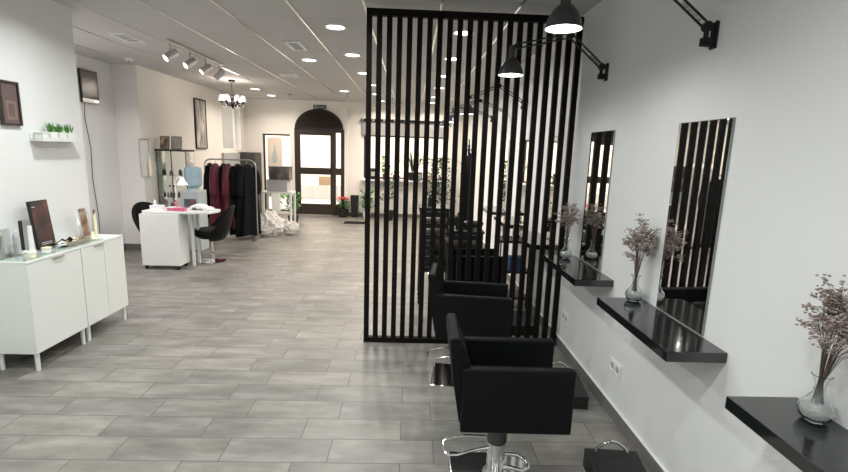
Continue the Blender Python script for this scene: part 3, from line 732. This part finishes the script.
leafy((.02, YB-.13, .915), 'arching palm in a dark pot on the shop window sill', 'palm', 'leafd', 3, hh=.6, n=14)
leafy((-.62, YB-.13, .915), 'small leafy plant on the sill near the left end', 'bush', 'leaf', 4, hh=.42, n=18, ps=.07, pot='burg')
leafy((.62, 10.6, 0), 'tall dark green bushy plant in the far right corner', 'bush', 'leafd', 6, hh=1.25, n=110, ps=.15, pot='pot')
leafy((-.50, 10.75, 0), 'thin dark plant standing on the floor before the shop window', 'bush', 'leafd', 12, hh=1.0, n=26, ps=.12, pot='blackpot')
for x0, x1, z, mt, lab in ((-.98, -.84, .26, 'blackpot', 'black product box at the left end of the sill'), (-.44, -.28, .12, 'burg', 'small burgundy product box on the sill'), (.10, .26, .20, 'grey', 'dark grey product box beside the sill palm'), (.36, .50, .13, 'brown', 'small brown box on the right of the sill')):
    t = thing('product_box', lab, 'box', ((x0+x1)/2, YB-.12, .915))
    w_ = (x1-x0)/2; obj('carton', Bx(-w_, w_, -.05, .05, 0, z, .002), mt, t, smooth=False); obj('carton_label', Bx(-w_*.6, w_*.6, -.0515, -.05, z*.3, z*.7), 'midgrey', t, smooth=False)
# white waiting bench-like low unit below the window
# poinsettia, black bin, mat, lime plant right of the door
t = thing('poinsettia', 'red poinsettia in a dark pot beside the entrance door', 'plant', (-1.60, 11.05, 0))
obj('pot', lathe(BM(), [(0, 0), (.10, 0), (.13, .16), (.135, .19), (.12, .19), (.11, .16), (0, .16)], 20), 'blackpot', t)
bm = BM(); rnd = random.Random(8)
for k in range(60):
    a = rnd.uniform(0, 2*PI); r = rnd.uniform(.02, .15); z = .22+rnd.uniform(0, .18); p = Vector((r*math.cos(a)*.7, r*math.sin(a)*.7, z)); leaf(bm, p, p+Vector((math.cos(a), math.sin(a), .25))*.10, .03, .03)
obj('green_leaves', bm, 'leaf', t)
bm = BM()
for k in range(9):
    a0 = k*2.4; c = Vector((.10*math.cos(a0)*(k > 0), .10*math.sin(a0)*(k > 0), .47-.006*k))
    for j in range(8):
        a = j*PI/4+k; leaf(bm, c, c+Vector((math.cos(a), math.sin(a), .3))*.085, .026, .03)
obj('red_bracts', bm, 'red', t)
t = thing('waste_bin', 'tall tapered black bin with white label, right of the poinsettia', 'bin', (-1.33, 11.1, 0))
bm = BM(); lathe(bm, [(0, 0), (.095, 0), (.135, .50), (.14, .50), (.14, .52), (.125, .52), (.09, .02), (0, .02)], 4, mat=Matrix.Rotation(PI/4, 4, 'Z')); obj('bin_body', bm, 'blackpot', t, smooth=False)
obj('paper_label', Bx(-.05, .05, -.093, -.088, .30, .40), 'whitep', t, smooth=False, rot=(math.radians(-4), 0, 0))
t = tag(obj('door_mat', Bx(-.25, .25, -.14, .14, 0, .014, .005), 'blackf', loc=(-1.20, 10.2, 0)), 'black mat on the floor left of the slatted screen edge', 'mat')
leafy((-1.02, 10.85, 0), 'lime green leafy plant between the black bin and the screen edge', 'bush', 'leaf', 9, hh=.5, n=40, ps=.10, pot='pot')

# ================================================================== BACK LEFT CORNER
t = thing('corner_cabinet', 'dark grey panelled cabinet in the back left corner', 'cabinet', (-3.775, 11.06, 0))
obj('body', Bx(-.17, .20, -.2, .23, .0, 1.455, .004), 'darkgrey', t); obj('door', Bx(-.165, .195, -.215, -.2, .04, 1.44, .003), 'darkgrey', t)
t = thing('side_unit', 'light grey low unit along the back left wall', 'cabinet', (-3.915, 10.35, 0))
obj('body', Bx(-.03, .02, -.45, .45, 0, 1.42, .004), 'midgrey', t); obj('top_panel', Bx(-.03, .025, -.46, .46, 1.42, 1.44, .003), 'midgrey', t)
# poster standing in the left shop window
t = thing('window_poster', 'tall peach poster with pale green motif standing in the left window', 'poster', (-3.26, YB+.01, .9))
obj('poster_board', Bx(-.17, .17, .0, .012, .0, .92), 'facade', t, smooth=False); bm = BM(); lathe(bm, [(0, 0), (.05, .03), (.07, .15), (.03, .30), (.02, .42), (0, .44)], 12, (0, -.005, .30)); 
bmesh.ops.scale(bm, vec=(1, .05, 1), verts=bm.verts); obj('printed_motif', bm, 'teal', t)
obj('poster_foot', Bx(-.1, .1, -.02, .03, -.84, .0, .002), 'whitep', t)
# console table with boxes
t = thing('console_table', 'slim white console table before the left shop window', 'table', (-2.52, 8.95, 0))
obj('table_top', Bx(-.28, .28, -.17, .17, .735, .77, .003), 'white', t)
for sx in (-1, 1):
    for sy in (-1, 1): obj('leg', Bx(sx*.26-.018, sx*.26+.018, sy*.15-.018, sy*.15+.018, 0, .735, .002), 'white', t)
obj('lower_bar', Bx(-.26, .26, -.16, -.14, .12, .145), 'white', t)
t = thing('storage_box', 'light speckled box on the white console table', 'box', (-2.49, 8.93, .77))
obj('carton', Bx(-.21, .17, -.13, .13, 0, .215, .003), 'midgrey', t, smooth=False); obj('carton_lid', Bx(-.215, .175, -.135, .135, .205, .222, .002), 'midgrey', t, smooth=False)
t = thing('storage_box', 'dark patterned box on top of the light one', 'box', (-2.48, 8.93, .992))
obj('carton', Bx(-.18, .20, -.12, .12, 0, .245, .003), 'art_wig', t, smooth=False); obj('carton_lid', Bx(-.185, .205, -.125, .125, .235, .25, .002), 'grey', t, smooth=False)
# clear plastic bag heap
rnd = random.Random(21)
bm = BM(); v = bmesh.ops.create_icosphere(bm, subdivisions=5, radius=1)['verts']
from mathutils import noise
for q in v:
    d = q.co.normalized(); f = 1+.20*noise.noise(d*2.2)+.13*noise.noise(d*5+Vector((3, 1, 2)))+.06*noise.noise(d*12); z = d.z
    q.co = Vector((d.x*.27*f*(1-.25*z), d.y*.22*f*(1-.25*z), max(0, .20+z*.24*f)))
tag(obj('plastic_bag', bm, 'plastic_bag', loc=(-2.60, 8.50, 0), smooth=20), 'crumpled translucent plastic bag heaped on the floor beside the gown rack', 'bag')
bm = BM(); v = bmesh.ops.create_icosphere(bm, subdivisions=4, radius=1)['verts']
for q in v:
    d = q.co.normalized(); f = 1+.22*noise.noise(d*3+Vector((9, 2, 2)))+.1*noise.noise(d*9); q.co = Vector((d.x*.15*f, d.y*.13*f, max(0, .12+d.z*.13*f)))
tag(obj('plastic_bag', bm, 'plastic_bag', loc=(-2.22, 8.62, 0), smooth=20), 'smaller plastic bag under the console table', 'bag')
leafy((-2.42, 9.6, 0), 'green plant on the floor seen under the console table', 'bush', 'leaf', 31, hh=.5, n=26, ps=.11)

# clothes rack
RX0, RX1, RY = -3.52, -2.66, 8.08; rxm = (RX0+RX1)/2; hw = (RX1-RX0)/2
t = thing('clothes_rack', 'chrome garment rail on legs carrying the dark gowns', 'clothes rack', (rxm, RY, 0))
zt_ = 1.36
pts = [(-hw, 0, .03), (-hw, 0, zt_-.10)] + [(-hw+.1-.1*math.cos(a), 0, zt_-.1+.1*math.sin(a)) for a in (.5, 1.0, PI/2)] + [(hw-.1+.1*math.sin(a), 0, zt_-.1+.1*math.cos(a)) for a in (0, .55, 1.1)] + [(hw, 0, zt_-.10), (hw, 0, .03)]
obj('rail', tube(BM(), pts, .012, 8), 'alu', t)
for s in (-1, 1):
    obj('foot', tube(BM(), [(s*hw, -.22, .03), (s*hw, .22, .03)], .012, 8), 'alu', t)
    for yy in (-.2, .2): obj('caster', lathe(BM(), [(0, -.01), (.022, -.01), (.022, .01), (0, .01)], 12, mat=Matrix.Translation((s*hw, yy, .022)) @ Matrix.Rotation(PI/2, 4, 'Y')), 'blackpot', t)
obj('cross_bar', tube(BM(), [(-hw, 0, .18), (hw, 0, .18)], .009, 8), 'alu', t)
gs = [(-3.43, 'blackf', .17, .36, 88, 'black gown at the left end of the garment rail'), (-3.315, 'burg', .17, .26, 82, 'burgundy gown, left one of two on the garment rail'), (-3.20, 'blackf', .15, .22, 90, 'black gown hanging between the two burgundy gowns'),
      (-3.10, 'burg', .17, .20, 82, 'burgundy gown, right one of two on the garment rail'), (-2.965, 'blackf', .22, .10, 75, 'black gown second from the right end of the garment rail'), (-2.81, 'blackf', .26, .07, 60, 'wide black gown at the right end of the garment rail')]
for i, (x, mt, wd, zb_, rz_, lab) in enumerate(gs):
    gown((x, RY-(.05 if mt == 'burg' else 0), 0), math.radians(rz_), wd*1.5, zt_-.068, zb_, mt, lab, 40+i, group='gowns on the garment rail', sleeves=i != 2)
# beige baskets behind the rack
for k, (z, lab) in enumerate(((0, 'lower brown wicker basket between the water cooler and gown rack'), (.30, 'upper brown wicker basket stacked beside the water cooler'))):
    t = thing('wicker_basket', lab, 'basket', (-3.72, 8.45, z))
    obj('basket_body', Bx(-.16, .16, -.14, .14, 0, .28, .02), 'brown', t); obj('rim', tube(BM(), [(-.165, -.145, .285), (.165, -.145, .285), (.165, .145, .285), (-.165, .145, .285)], .010, 6, closed=True), 'beige', t)

# vitrine
VX0, VX1, VY0, VY1, VH = -3.93, -3.48, 7.34, 7.62, 1.51; vx = (VX0+VX1)/2; vy = (VY0+VY1)/2; vw = (VX1-VX0)/2; vd = (VY1-VY0)/2
t = thing('display_cabinet', 'glass display cabinet with black top and two doors behind the desk', 'display cabinet', (vx, vy, 0))
obj('top', Bx(-vw-.01, vw+.01, -vd-.01, vd+.01, VH-.03, VH, .003), 'doorfr', t); obj('base', Bx(-vw, vw, -vd, vd, 0, .08, .003), 'doorfr', t)
for k in (1, 2, 3): obj('glass_shelf', Bx(-vw+.01, vw-.01, -vd+.02, vd-.01, .08+k*.34, .086+k*.34), 'glassg', t, smooth=False)
for s in (-1, 1):
    d = obj('glass_door', Bx(min(0, s*vw)+.004, max(0, s*vw)-.004, -vd, -vd+.005, .09, VH-.035), 'glassg', t, smooth=False)
    obj('door_knob', lathe(BM(), [(0, 0), (.012, 0), (.014, .018), (0, .022)], 12, mat=Matrix.Translation((s*.03, -vd, .95)) @ Matrix.Rotation(PI/2, 4, 'X')), 'blackmetal', d)
    obj('side_glass', Bx(s*vw-.0025, s*vw+.0025, -vd+.006, vd-.006, .09, VH-.035), 'glassg', t, smooth=False)
    obj('post', tube(BM(), [(s*(vw-.004), -vd+.012, .08), (s*(vw-.004), -vd+.012, VH-.03)], .006, 6), 'doorfr', t)
obj('centre_post', Bx(-.006, .006, -vd+.006, -vd+.018, .08, VH-.03), 'doorfr', t)
vk = 0
for z, xs, tall in ((.767, (-.17, -.12, -.07, -.02, .05, .10, .16), .09), (1.107, (-.16, -.05, .09), .10), (.427, (-.15, -.03, .08, .17), .12)):
    for i, x in enumerate(xs):
        vk += 1
        lv = {.767: 'middle', 1.107: 'upper', .427: 'lower'}[z]
        bottle((vx+x, vy-.05, z), .018 if z == .767 else .028, tall*(1-.2*(i % 2)), 'blackpot' if i % 2 == 0 else 'grey', 'small %s bottle on the %s vitrine shelf, number %s from the left' % ('black' if i % 2 == 0 else 'grey', lv, ['one', 'two', 'three', 'four', 'five', 'six', 'seven'][i]), name='cosmetic_bottle', group='cosmetics in the glass cabinet')
# objects on the vitrine
for x, w_, h_, mt, lab in ((-.12, .09, .20, 'art_face', 'small framed portrait card on the left of the vitrine top'), (.06, .10, .20, 'art_grey', 'small framed grey card on the right of the vitrine top')):
    t = thing('photo_stand', lab, 'photo stand', (vx+x, vy-.03, VH))
    obj('card_frame', Bx(-w_, w_*.6, -.006, .006, .004, h_, .002), 'grey', t, rot=(math.radians(-8), 0, 0)); obj('printed_card', Bx(-w_+.012, w_*.6-.012, -.008, -.006, .016, h_-.012), mt, t, smooth=False, rot=(math.radians(-8), 0, 0))
    obj('easel', Bx(-.02, .02, .0, .05, .0, .004), 'grey', t)
# clear wall rack left of the vitrine
t = thing('leaflet_rack', 'clear acrylic leaflet rack with cream bottle on the wall, left of the vitrine', 'rack', (XLF, 7.05, 1.10))
obj('back_panel', Bx(0, .006, -.11, .13, 0, .55), 'whitep', t, smooth=False); obj('ledge', Bx(0, .08, -.11, .13, 0, .008), 'acryl', t, smooth=False)
bm = BM()
for q in ((0, .014, -.115, -.105, 0, .55), (0, .014, .125, .135, 0, .55), (0, .014, -.105, .125, .54, .555)): box(bm, *q)
obj('rack_edge', bm, 'alu', t, smooth=False)
bottle((XLF+.04, 7.13, 1.108), .026, .30, 'cream', 'tall cream bottle standing on the clear wall rack', cap='whitep')
# water cooler
t = thing('water_cooler', 'pale grey water dispenser beside the glass cabinet', 'water cooler', (-3.27, 7.10, 0))
obj('cooler_body', Bx(-.13, .13, -.14, .14, 0, .92, .02, seg=3), 'teal', t); obj('tap_recess', Bx(-.09, .09, -.143, -.135, .62, .80, .004), 'grey', t)
for s in (-.04, .04): obj('tap', tube(BM(), [(s, -.14, .77), (s, -.17, .77), (s, -.17, .74)], .010, 8), 'bluep' if s < 0 else 'red', t)
t = thing('water_bottle', 'large blue water bottle upturned on the dispenser', 'water bottle', (-3.27, 7.10, .92))
obj('bottle_body', lathe(BM(), [(0, 0), (.05, 0), (.06, .03), (.115, .07), (.12, .09), (.12, .17), (.114, .18), (.12, .19), (.12, .30), (.11, .335), (.06, .35), (0, .35)], 28), 'blue', t)
obj('bottle_collar', lathe(BM(), [(.055, -.0), (.085, .0), (.085, .025), (.058, .028), (.055, 0)], 20), 'teal', t)
# framed picture on far left wall
def frame_y(name, loc, w_, h_, mat, lab, depth=.025, matf='blackmetal', bw=.02, inner=None):
    """picture on a left wall, faces +x; w_ along y"""
    t = thing(name, lab, 'picture', loc)
    bm = BM()
    for q in ((0, w_, 0, bw), (0, w_, h_-bw, h_), (0, bw, bw, h_-bw), (w_-bw, w_, bw, h_-bw)): box(bm, 0, depth, *q)
    obj('frame', bm, matf, t, smooth=False); obj('print', Bx(0, depth-.01, bw, w_-bw, bw, h_-bw), mat, t, smooth=False)
    if inner: 
        y0, y1, z0, z1 = inner; obj('inner_panel', Bx(depth-.01, depth-.008, y0, y1, z0, z1), 'art_cert2', t, smooth=False)
        obj('inner_text', Bx(depth-.008, depth-.0075, y0+.02, y1-.02, z0+.02, z1-.02), 'art_cert', t, smooth=False)
    return t
frame_y('framed_picture', (XLF, 8.74, 1.52), .46, .90, 'art_grey', 'black framed tall grey picture on the far left wall', inner=None)
frame_y('framed_certificate', (XL, 3.395, 1.69), .165, .305, 'art_cert', 'dark framed mauve certificate on the left wall', matf='doorfr', bw=.014, inner=(.045, .135, .04, .17))

# manicure desk
t = thing('drawer_pedestal', 'white pedestal cabinet on casters under the manicure table', 'cabinet', (-3.165, 6.0, 0))
obj('body', Bx(-.24, .24, -.13, .13, .055, .718, .004), 'white', t)
for k in range(3): 
    d = obj('drawer', Bx(-.235, .235, .13, .143, .07+k*.215, .07+k*.215+.205, .002), 'white', t); obj('drawer_pull', Bx(-.05, .05, .143, .153, .07+k*.215+.15, .07+k*.215+.158), 'alu', d)
for sx in (-1, 1):
    for sy in (-1, 1):
        obj('caster', lathe(BM(), [(0, -.014), (.026, -.014), (.027, 0), (.026, .014), (0, .014)], 14, mat=Matrix.Translation((sx*.20, sy*.10, .027)) @ Matrix.Rotation(PI/2, 4, 'Y')), 'blackpot', t)
t = thing('manicure_table', 'white manicure table top spanning the pedestal and a slim leg', 'table', (-2.98, 6.12, 0))
prof = [(-.42, -.19), (.25, -.20), (.40, -.15), (.46, .0), (.44, .14), (.30, .21), (-.42, .21)]
obj('table_top', prism(BM(), prof, .722, .752, 'z', bev=.005), 'white', t)
obj('leg', Bx(.10, .128, -.02, .02, 0, .722, .003), 'white', t); obj('leg', Bx(.10, .128, .14, .17, 0, .722, .003), 'white', t)
def small_box(name, loc, dx, dy, dz, mt, lab, lidmt='whitep', cat='box'):
    t = thing(name, lab, cat, loc); obj('carton', Bx(-dx, dx, -dy, dy, 0, dz, .003), mt, t); obj('lid', Bx(-dx-.003, dx+.003, -dy-.003, dy+.003, dz, dz+.012, .002), lidmt, t); return t
small_box('polish_box', (-2.93, 5.98, .752), .055, .04, .03, 'pink', 'pink box at the front of the manicure table', 'pink')
small_box('polish_box', (-3.05, 5.99, .752), .045, .035, .04, 'pink', 'pink and white box beside the pink one on the table', 'whitep')
bottle((-3.09, 6.08, .752), .018, .10, 'blackpot', 'small black nail polish bottle behind the pink boxes', name='polish_bottle')
bottle((-3.07, 6.14, .752), .016, .12, 'pink', 'small pink bottle behind the black one on the table', name='polish_bottle')
small_box('tissue_box', (-3.27, 6.06, .752), .07, .05, .045, 'whitep', 'white tissue box at the left of the manicure table')
bottle((-3.35, 6.16, .752), .02, .12, 'whitep', 'white pump bottle at the back left of the manicure table', cap='whitep', name='pump_bottle')
t = thing('nail_lamp', 'white curved nail dryer on the manicure table', 'nail dryer', (-2.78, 6.16, .752))
obj('hood', prism(BM(), [(-.11, 0), (-.09, .05), (-.03, .075), (.05, .07), (.10, .04), (.11, 0), (.085, 0), (.06, .035), (-.05, .04), (-.08, 0)], -.07, .07, 'y', bev=.003), 'whitep', t); obj('base_pad', Bx(-.08, .08, -.06, .06, 0, .006), 'midgrey', t)
t = thing('hand_rest', 'rolled white towel on the right end of the manicure table', 'towel', (-2.62, 6.10, .776))
obj('roll', tube(BM(), [(-.02, -.08, 0), (-.02, .08, 0)], .024, 12), 'whitep', t); obj('fold', tube(BM(), [(.018, -.075, -.006), (.018, .075, -.006)], .017, 10), 'whitep', t)
t = thing('desk_lamp', 'white desk lamp with lit cone shade over the manicure table', 'lamp', (-3.12, 6.24, .752))
obj('base', lathe(BM(), [(0, 0), (.06, 0), (.06, .012), (.012, .02), (0, .02)], 20), 'whitep', t); obj('pole', tube(BM(), [(0, 0, .015), (.01, .0, .22), (.0, -.0, .36)], .006, 8), 'whitep', t)
obj('arm', tube(BM(), [(0, 0, .36), (.06, 0, .43), (.10, 0, .40)], .006, 8), 'whitep', t)
obj('lamp_shade', lathe(BM(), [(.014, .06), (.02, .05), (.055, -.02), (.07, -.035), (.067, -.035), (.052, -.02), (.015, .05), (.014, .06)], 24, (.10, 0, .35)), 'lampw', t); obj('light_bulb', lathe(BM(), [(0, -.01), (.022, .0), (.024, .02), (.012, .05), (0, .05)], 14, (.10, 0, .35)), 'bulb', t)

# tub chairs
def tub_chair(loc, rz, lab, mt='leather', cs_=None):
    t = thing('tub_chair', lab, 'chair', loc, rz, 'tub chairs at the manicure table')
    # shell: local +y is the front
    bm = BM(); n = 20; ro = []; 
    def ring(r, z, fl, thick=0):
        q = []
        for k in range(n+1):
            a = PI*(1.0+ (k/n))  # back half from -x through -y to +x
            q.append((r*math.cos(a)*1.0, r*math.sin(a)*.9+fl, z))
        return q
    def topz(k): f = math.sin(PI*k/n); return .44+.34*f**1.0
    outer = []; inner = []
    for j in range(7):
        f = j/6; r = .18+.15*f**.55
        outer.append([bm.verts.new((r*math.cos(PI*(1+k/n)), r*1.05*math.sin(PI*(1+k/n))+.03, .31+(topz(k)-.31)*f)) for k in range(n+1)])
        r -= .035; inner.append([bm.verts.new((r*math.cos(PI*(1+k/n)), r*1.05*math.sin(PI*(1+k/n))+.03, .31+(topz(k)-.31)*f)) for k in range(n+1)])
    for j in range(6):
        for k in range(n):
            bm.faces.new((outer[j][k], outer[j][k+1], outer[j+1][k+1], outer[j+1][k])); bm.faces.new((inner[j][k], inner[j+1][k], inner[j+1][k+1], inner[j][k+1]))
        for k in (0, n): bm.faces.new((outer[j][k], outer[j+1][k], inner[j+1][k], inner[j][k]))
    for k in range(n):
        bm.faces.new((outer[6][k], outer[6][k+1], inner[6][k+1], inner[6][k])); bm.faces.new((outer[0][k], inner[0][k], inner[0][k+1], outer[0][k+1]))
    sh = obj('tub_shell', bm, mt, t, smooth=50)
    md = sh.modifiers.new('soft', 'BEVEL'); md.width = .01; md.segments = 2; md.limit_method = 'ANGLE'
    obj('seat', lathe(BM(), [(0, .33), (.12, .33), (.19, .37), (.215, .42), (.205, .455), (.15, .47), (0, .472)], 28, (0, .02, 0)), mt, t)
    obj('gas_column', lathe(BM(), [(0, .03), (.032, .03), (.03, .12), (.018, .13), (.016, .30), (.05, .33), (0, .335)], 18), 'chrome', t)
    obj('pedestal', lathe(BM(), [(0, 0), (.17, 0), (.175, .008), (.10, .018), (.04, .035), (0, .037)], 32), 'chrome', t)
    obj('height_lever', tube(BM(), [(.0, 0, .31), (.11, .02, .30), (.14, .02, .28)], .005, 6), 'chrome', t)
    return t
tub_chair((-2.74, 6.40, 0), math.radians(112), 'black tub chair on a chrome pedestal, right of the manicure table')
tub_chair((-3.50, 6.50, 0), math.radians(-112), 'dark tub chair tucked left behind the white pedestal')

# ================================================================== LEFT WALL
t = thing('wall_television', 'flat television with silver lower edge high in the recess', 'television', (XRC, 6.46, 2.085))
obj('bracket', Bx(0, .03, -.06, .06, .14, .30), 'blackmetal', t)
obj('tv_body', Bx(.03, .055, -.17, .16, 0, .42, .004), 'blackpot', t); obj('screen', Bx(.055, .057, -.16, .15, .07, .41), 'screen', t, smooth=False); obj('silver_edge', Bx(.055, .062, -.17, .16, .005, .055, .002), 'alu', t)
obj('standby_light', Bx(.062, .064, .06, .12, .02, .04), 'spotlit', t, smooth=False)
tag(obj('power_cable', tube(BM(), [(XRC+.03, 6.36, 2.08), (XRC+.015, 6.36, 1.9), (XRC+.015, 6.42, 1.5), (XRC+.015, 6.40, 1.1), (XRC+.015, 6.45, .60), (XRC+.015, 6.44, .25)], .004, 6), 'blackmetal'), 'thin dark cable hanging down the wall below the television', 'cable')

# ledge with three plants
t = thing('picture_ledge', 'narrow white wall ledge holding three small plants', 'shelf', (XL, 3.85, 1.585))
obj('ledge_board', Bx(0, .10, -.22, .22, 0, .014, .002), 'white', t); obj('ledge_back', Bx(0, .010, -.22, .22, .014, .06, .002), 'white', t); obj('ledge_lip', Bx(.092, .10, -.22, .22, .014, .03, .002), 'white', t)
small_box('white_box', (XL+.052, 3.685, 1.599), .03, .03, .045, 'white', 'small white box at the near end of the wall ledge')
for k, y in enumerate((3.77, 3.865, 3.96)):
    rnd = random.Random(60+k)
    t = thing('potted_plant', 'small green grass plant in a white pot, %s of three on the ledge' % ('nearest', 'middle', 'farthest')[k], 'plant', (XL+.052, y, 1.599), 0, 'plants on the wall ledge')
    obj('pot', Bx(-.034, .034, -.034, .034, 0, .058, .004), 'pot', t)
    bm = BM()
    for j in range(34):
        a = rnd.uniform(0, 2*PI); e = rnd.uniform(0, .055); leaf(bm, (rnd.uniform(-.02, .02), rnd.uniform(-.02, .02), .052), (e*math.cos(a), e*math.sin(a), .058+rnd.uniform(.03, .075)), .005, 0)
    obj('foliage', bm, 'leaf', t)

# sideboard cabinets
def cabinet(y0, y1, lab, doors):
    cy = (y0+y1)/2; h = (y1-y0)/2; D = .285
    t = thing('sideboard_cabinet', lab, 'cabinet', (XL+.012, cy, 0), 0, 'white sideboard cabinets')
    obj('body', Bx(0, D, -h+.001, h-.001, .13, .772, .002), 'white', t)
    obj('top_panel', Bx(0, D+.02, -h, h, .772, .785, .0015), 'white', t)
    w_ = (2*h)/doors
    for k in range(doors):
        a = -h+k*w_+.003; b = a+w_-.005
        d = obj('door', Bx(D, D+.018, a, b, .132, .770, .0012), 'white', t)
        if doors == 1 or k == 0:
            yc = (a+b)/2+(.02 if doors == 1 else .07)
            bm = BM(); box(bm, D+.018, D+.030, yc-.055, yc+.055, .757, .767, .002); obj('handle', bm, 'alu', d)
    for x in (.03, D-.01):
        for y in (-h+.03, h-.03): obj('leg', lathe(BM(), [(0, 0), (.014, 0), (.016, .13), (0, .13)], 14, (x, y, 0)), 'white', t)
    return t
cabinet(3.085, 3.60, 'white sideboard cabinet, nearer one of the pair, with glass top', 1)
cabinet(3.605, 4.14, 'white sideboard cabinet, farther one of the pair, with two doors', 2)
tag(obj('glass_sheet', Bx(XL+.02, XL+.30, 3.10, 3.92, .7852, .791), 'glassg', smooth=False), 'greenish glass sheet lying on top of the white cabinets', 'glass')
ZT = .791
# dark red portrait panel leaning
t = thing('portrait_panel', 'dark display panel with red-haired portrait leaning on the wall', 'picture', (-2.74, 3.525, ZT), math.radians(90))
lean = (math.radians(-6), 0, 0)
obj('panel_board', Bx(-.085, .085, 0, .022, 0, .36, .002), 'blackpot', t, rot=lean); obj('portrait_print', Bx(-.08, .08, -.002, 0, .005, .355), 'art_red', t, smooth=False, rot=lean)
bm = BM(); 
for z in (.03, .042): box(bm, -.05, .05, -.003, -.002, z, z+.006)
box(bm, -.072, -.045, -.003, -.002, .312, .32)
obj('caption_lines', bm, 'midgrey', t, smooth=False, rot=lean)
# tray with small things
bm = BM(); pr = [(.0, 0), (.085, .0), (.105, .03), (.10, .03), (.082, .006), (0, .006)]
lathe(bm, pr, 4, mat=Matrix.Diagonal((.72, 1.75, 1.1, 1)) @ Matrix.Rotation(PI/4, 4, 'Z'))
tag(obj('woven_tray', bm, 'beige', loc=(-2.675, 3.70, ZT), smooth=False), 'oblong beige tray of hair accessories on the cabinets', 'tray')
t = thing('ribbon_bow', 'black and gold bow lying in the beige tray', 'bow', (-2.67, 3.62, ZT+.008))
bm = BM(); 
for s in (-1, 1): tube(bm, [(0, 0, .02), (0, s*.04, .045), (0, s*.06, .03), (0, s*.035, .012), (0, 0, .018)], [.006, .009, .010, .009, .006], 8)
obj('loops', bm, 'blackf', t); obj('knot', lathe(BM(), [(0, .008), (.012, .012), (.012, .028), (0, .032)], 10), 'ochre', t)
for x, y, mt, lab in ((-2.675, 3.72, 'cream', 'cream hair clip in the middle of the tray'), (-2.66, 3.78, 'brown', 'brown hair clip at the far end of the tray'), (-2.65, 3.55, 'whitep', 'white hair clip at the near end of the tray')):
    t = thing('hair_clip', lab, 'hair clip', (x, y, ZT+.008)); obj('upper_jaw', tube(BM(), [(-.01, -.03, .022), (0, 0, .034), (.01, .03, .020)], [.006, .010, .005], 8), mt, t); obj('lower_jaw', tube(BM(), [(-.01, -.03, .010), (0, 0, .012), (.01, .03, .008)], .006, 8), mt, t)
# near end items
t = thing('acrylic_stand', 'clear tall acrylic holder at the left end of the cabinets', 'holder', (-2.80, 3.24, ZT), math.radians(90))
obj('back_plate', Bx(-.04, .04, 0, .004, 0, .19), 'acryl', t, smooth=False); obj('front_pocket', Bx(-.04, .04, -.04, -.036, 0, .08), 'acryl', t, smooth=False); obj('foot', Bx(-.045, .045, -.05, .03, 0, .006), 'acryl', t, smooth=False)
bottle((-2.80, 3.17, ZT), .032, .22, 'alu', 'silver aerosol can at the left edge of the cabinets', cap='whitep', name='aerosol_can')
bottle((-2.78, 3.30, ZT), .022, .18, 'midgrey', 'grey bottle between the aerosol and the black stick', cap='whitep')
t = thing('comb', 'slim black upright styling tool in a white stand', 'styling tool', (-2.765, 3.33, ZT)); obj('shaft', Bx(-.006, .006, -.011, .011, .02, .235, .003), 'blackpot', t); obj('stand', Bx(-.018, .018, -.02, .02, 0, .02, .003), 'whitep', t)
t = thing('white_tube', 'tall white tube standing at the front corner of the cabinets', 'tube', (-2.655, 3.27, ZT)); obj('tube_body', lathe(BM(), [(0, 0), (.016, 0), (.017, .03), (.013, .21), (0, .212)], 16), 'whitep', t); obj('tube_cap', lathe(BM(), [(0, 0), (.0205, 0), (.0205, .04), (.017, .042)], 16), 'cream', t)
small_box('sample_box', (-2.61, 3.21, ZT), .014, .02, .03, 'cream', 'small cream box at the front left corner of the cabinets', 'whitep')
small_box('sample_box', (-2.625, 3.36, ZT), .018, .022, .03, 'whitep', 'small white box in front of the portrait panel', 'cream')
# far end items
t = thing('photo_card', 'standing portrait card of a dark-haired head behind the cone', 'card', (-2.74, 3.96, ZT), math.radians(80))
obj('acrylic_back', Bx(-.06, .06, 0, .005, 0, .255), 'acryl', t, smooth=False, rot=(math.radians(-8), 0, 0)); obj('printed_card', Bx(-.03, .035, -.002, 0, .01, .245), 'art_face', t, smooth=False, rot=(math.radians(-8), 0, 0))
obj('card_foot', Bx(-.06, .06, -.03, .05, 0, .006), 'acryl', t, smooth=False)
bottle((-2.72, 4.04, .785), .014, .235, 'cream', 'slim cream bottle with burgundy cap at the far end', cap='burg', name='lacquer_bottle')
bottle((-2.76, 4.09, .785), .012, .20, 'brown', 'slim brown bottle behind the cream one', cap='blackpot', name='lacquer_bottle')
t = thing('price_cone', 'small white cone in front of the portrait card', 'cone', (-2.655, 3.90, ZT)); obj('cone_body', lathe(BM(), [(0, 0), (.026, 0), (.024, .01), (.006, .065), (0, .067)], 16), 'cream', t); obj('cone_base', lathe(BM(), [(0, 0), (.03, 0), (.03, .005), (0, .005)], 16), 'whitep', t)
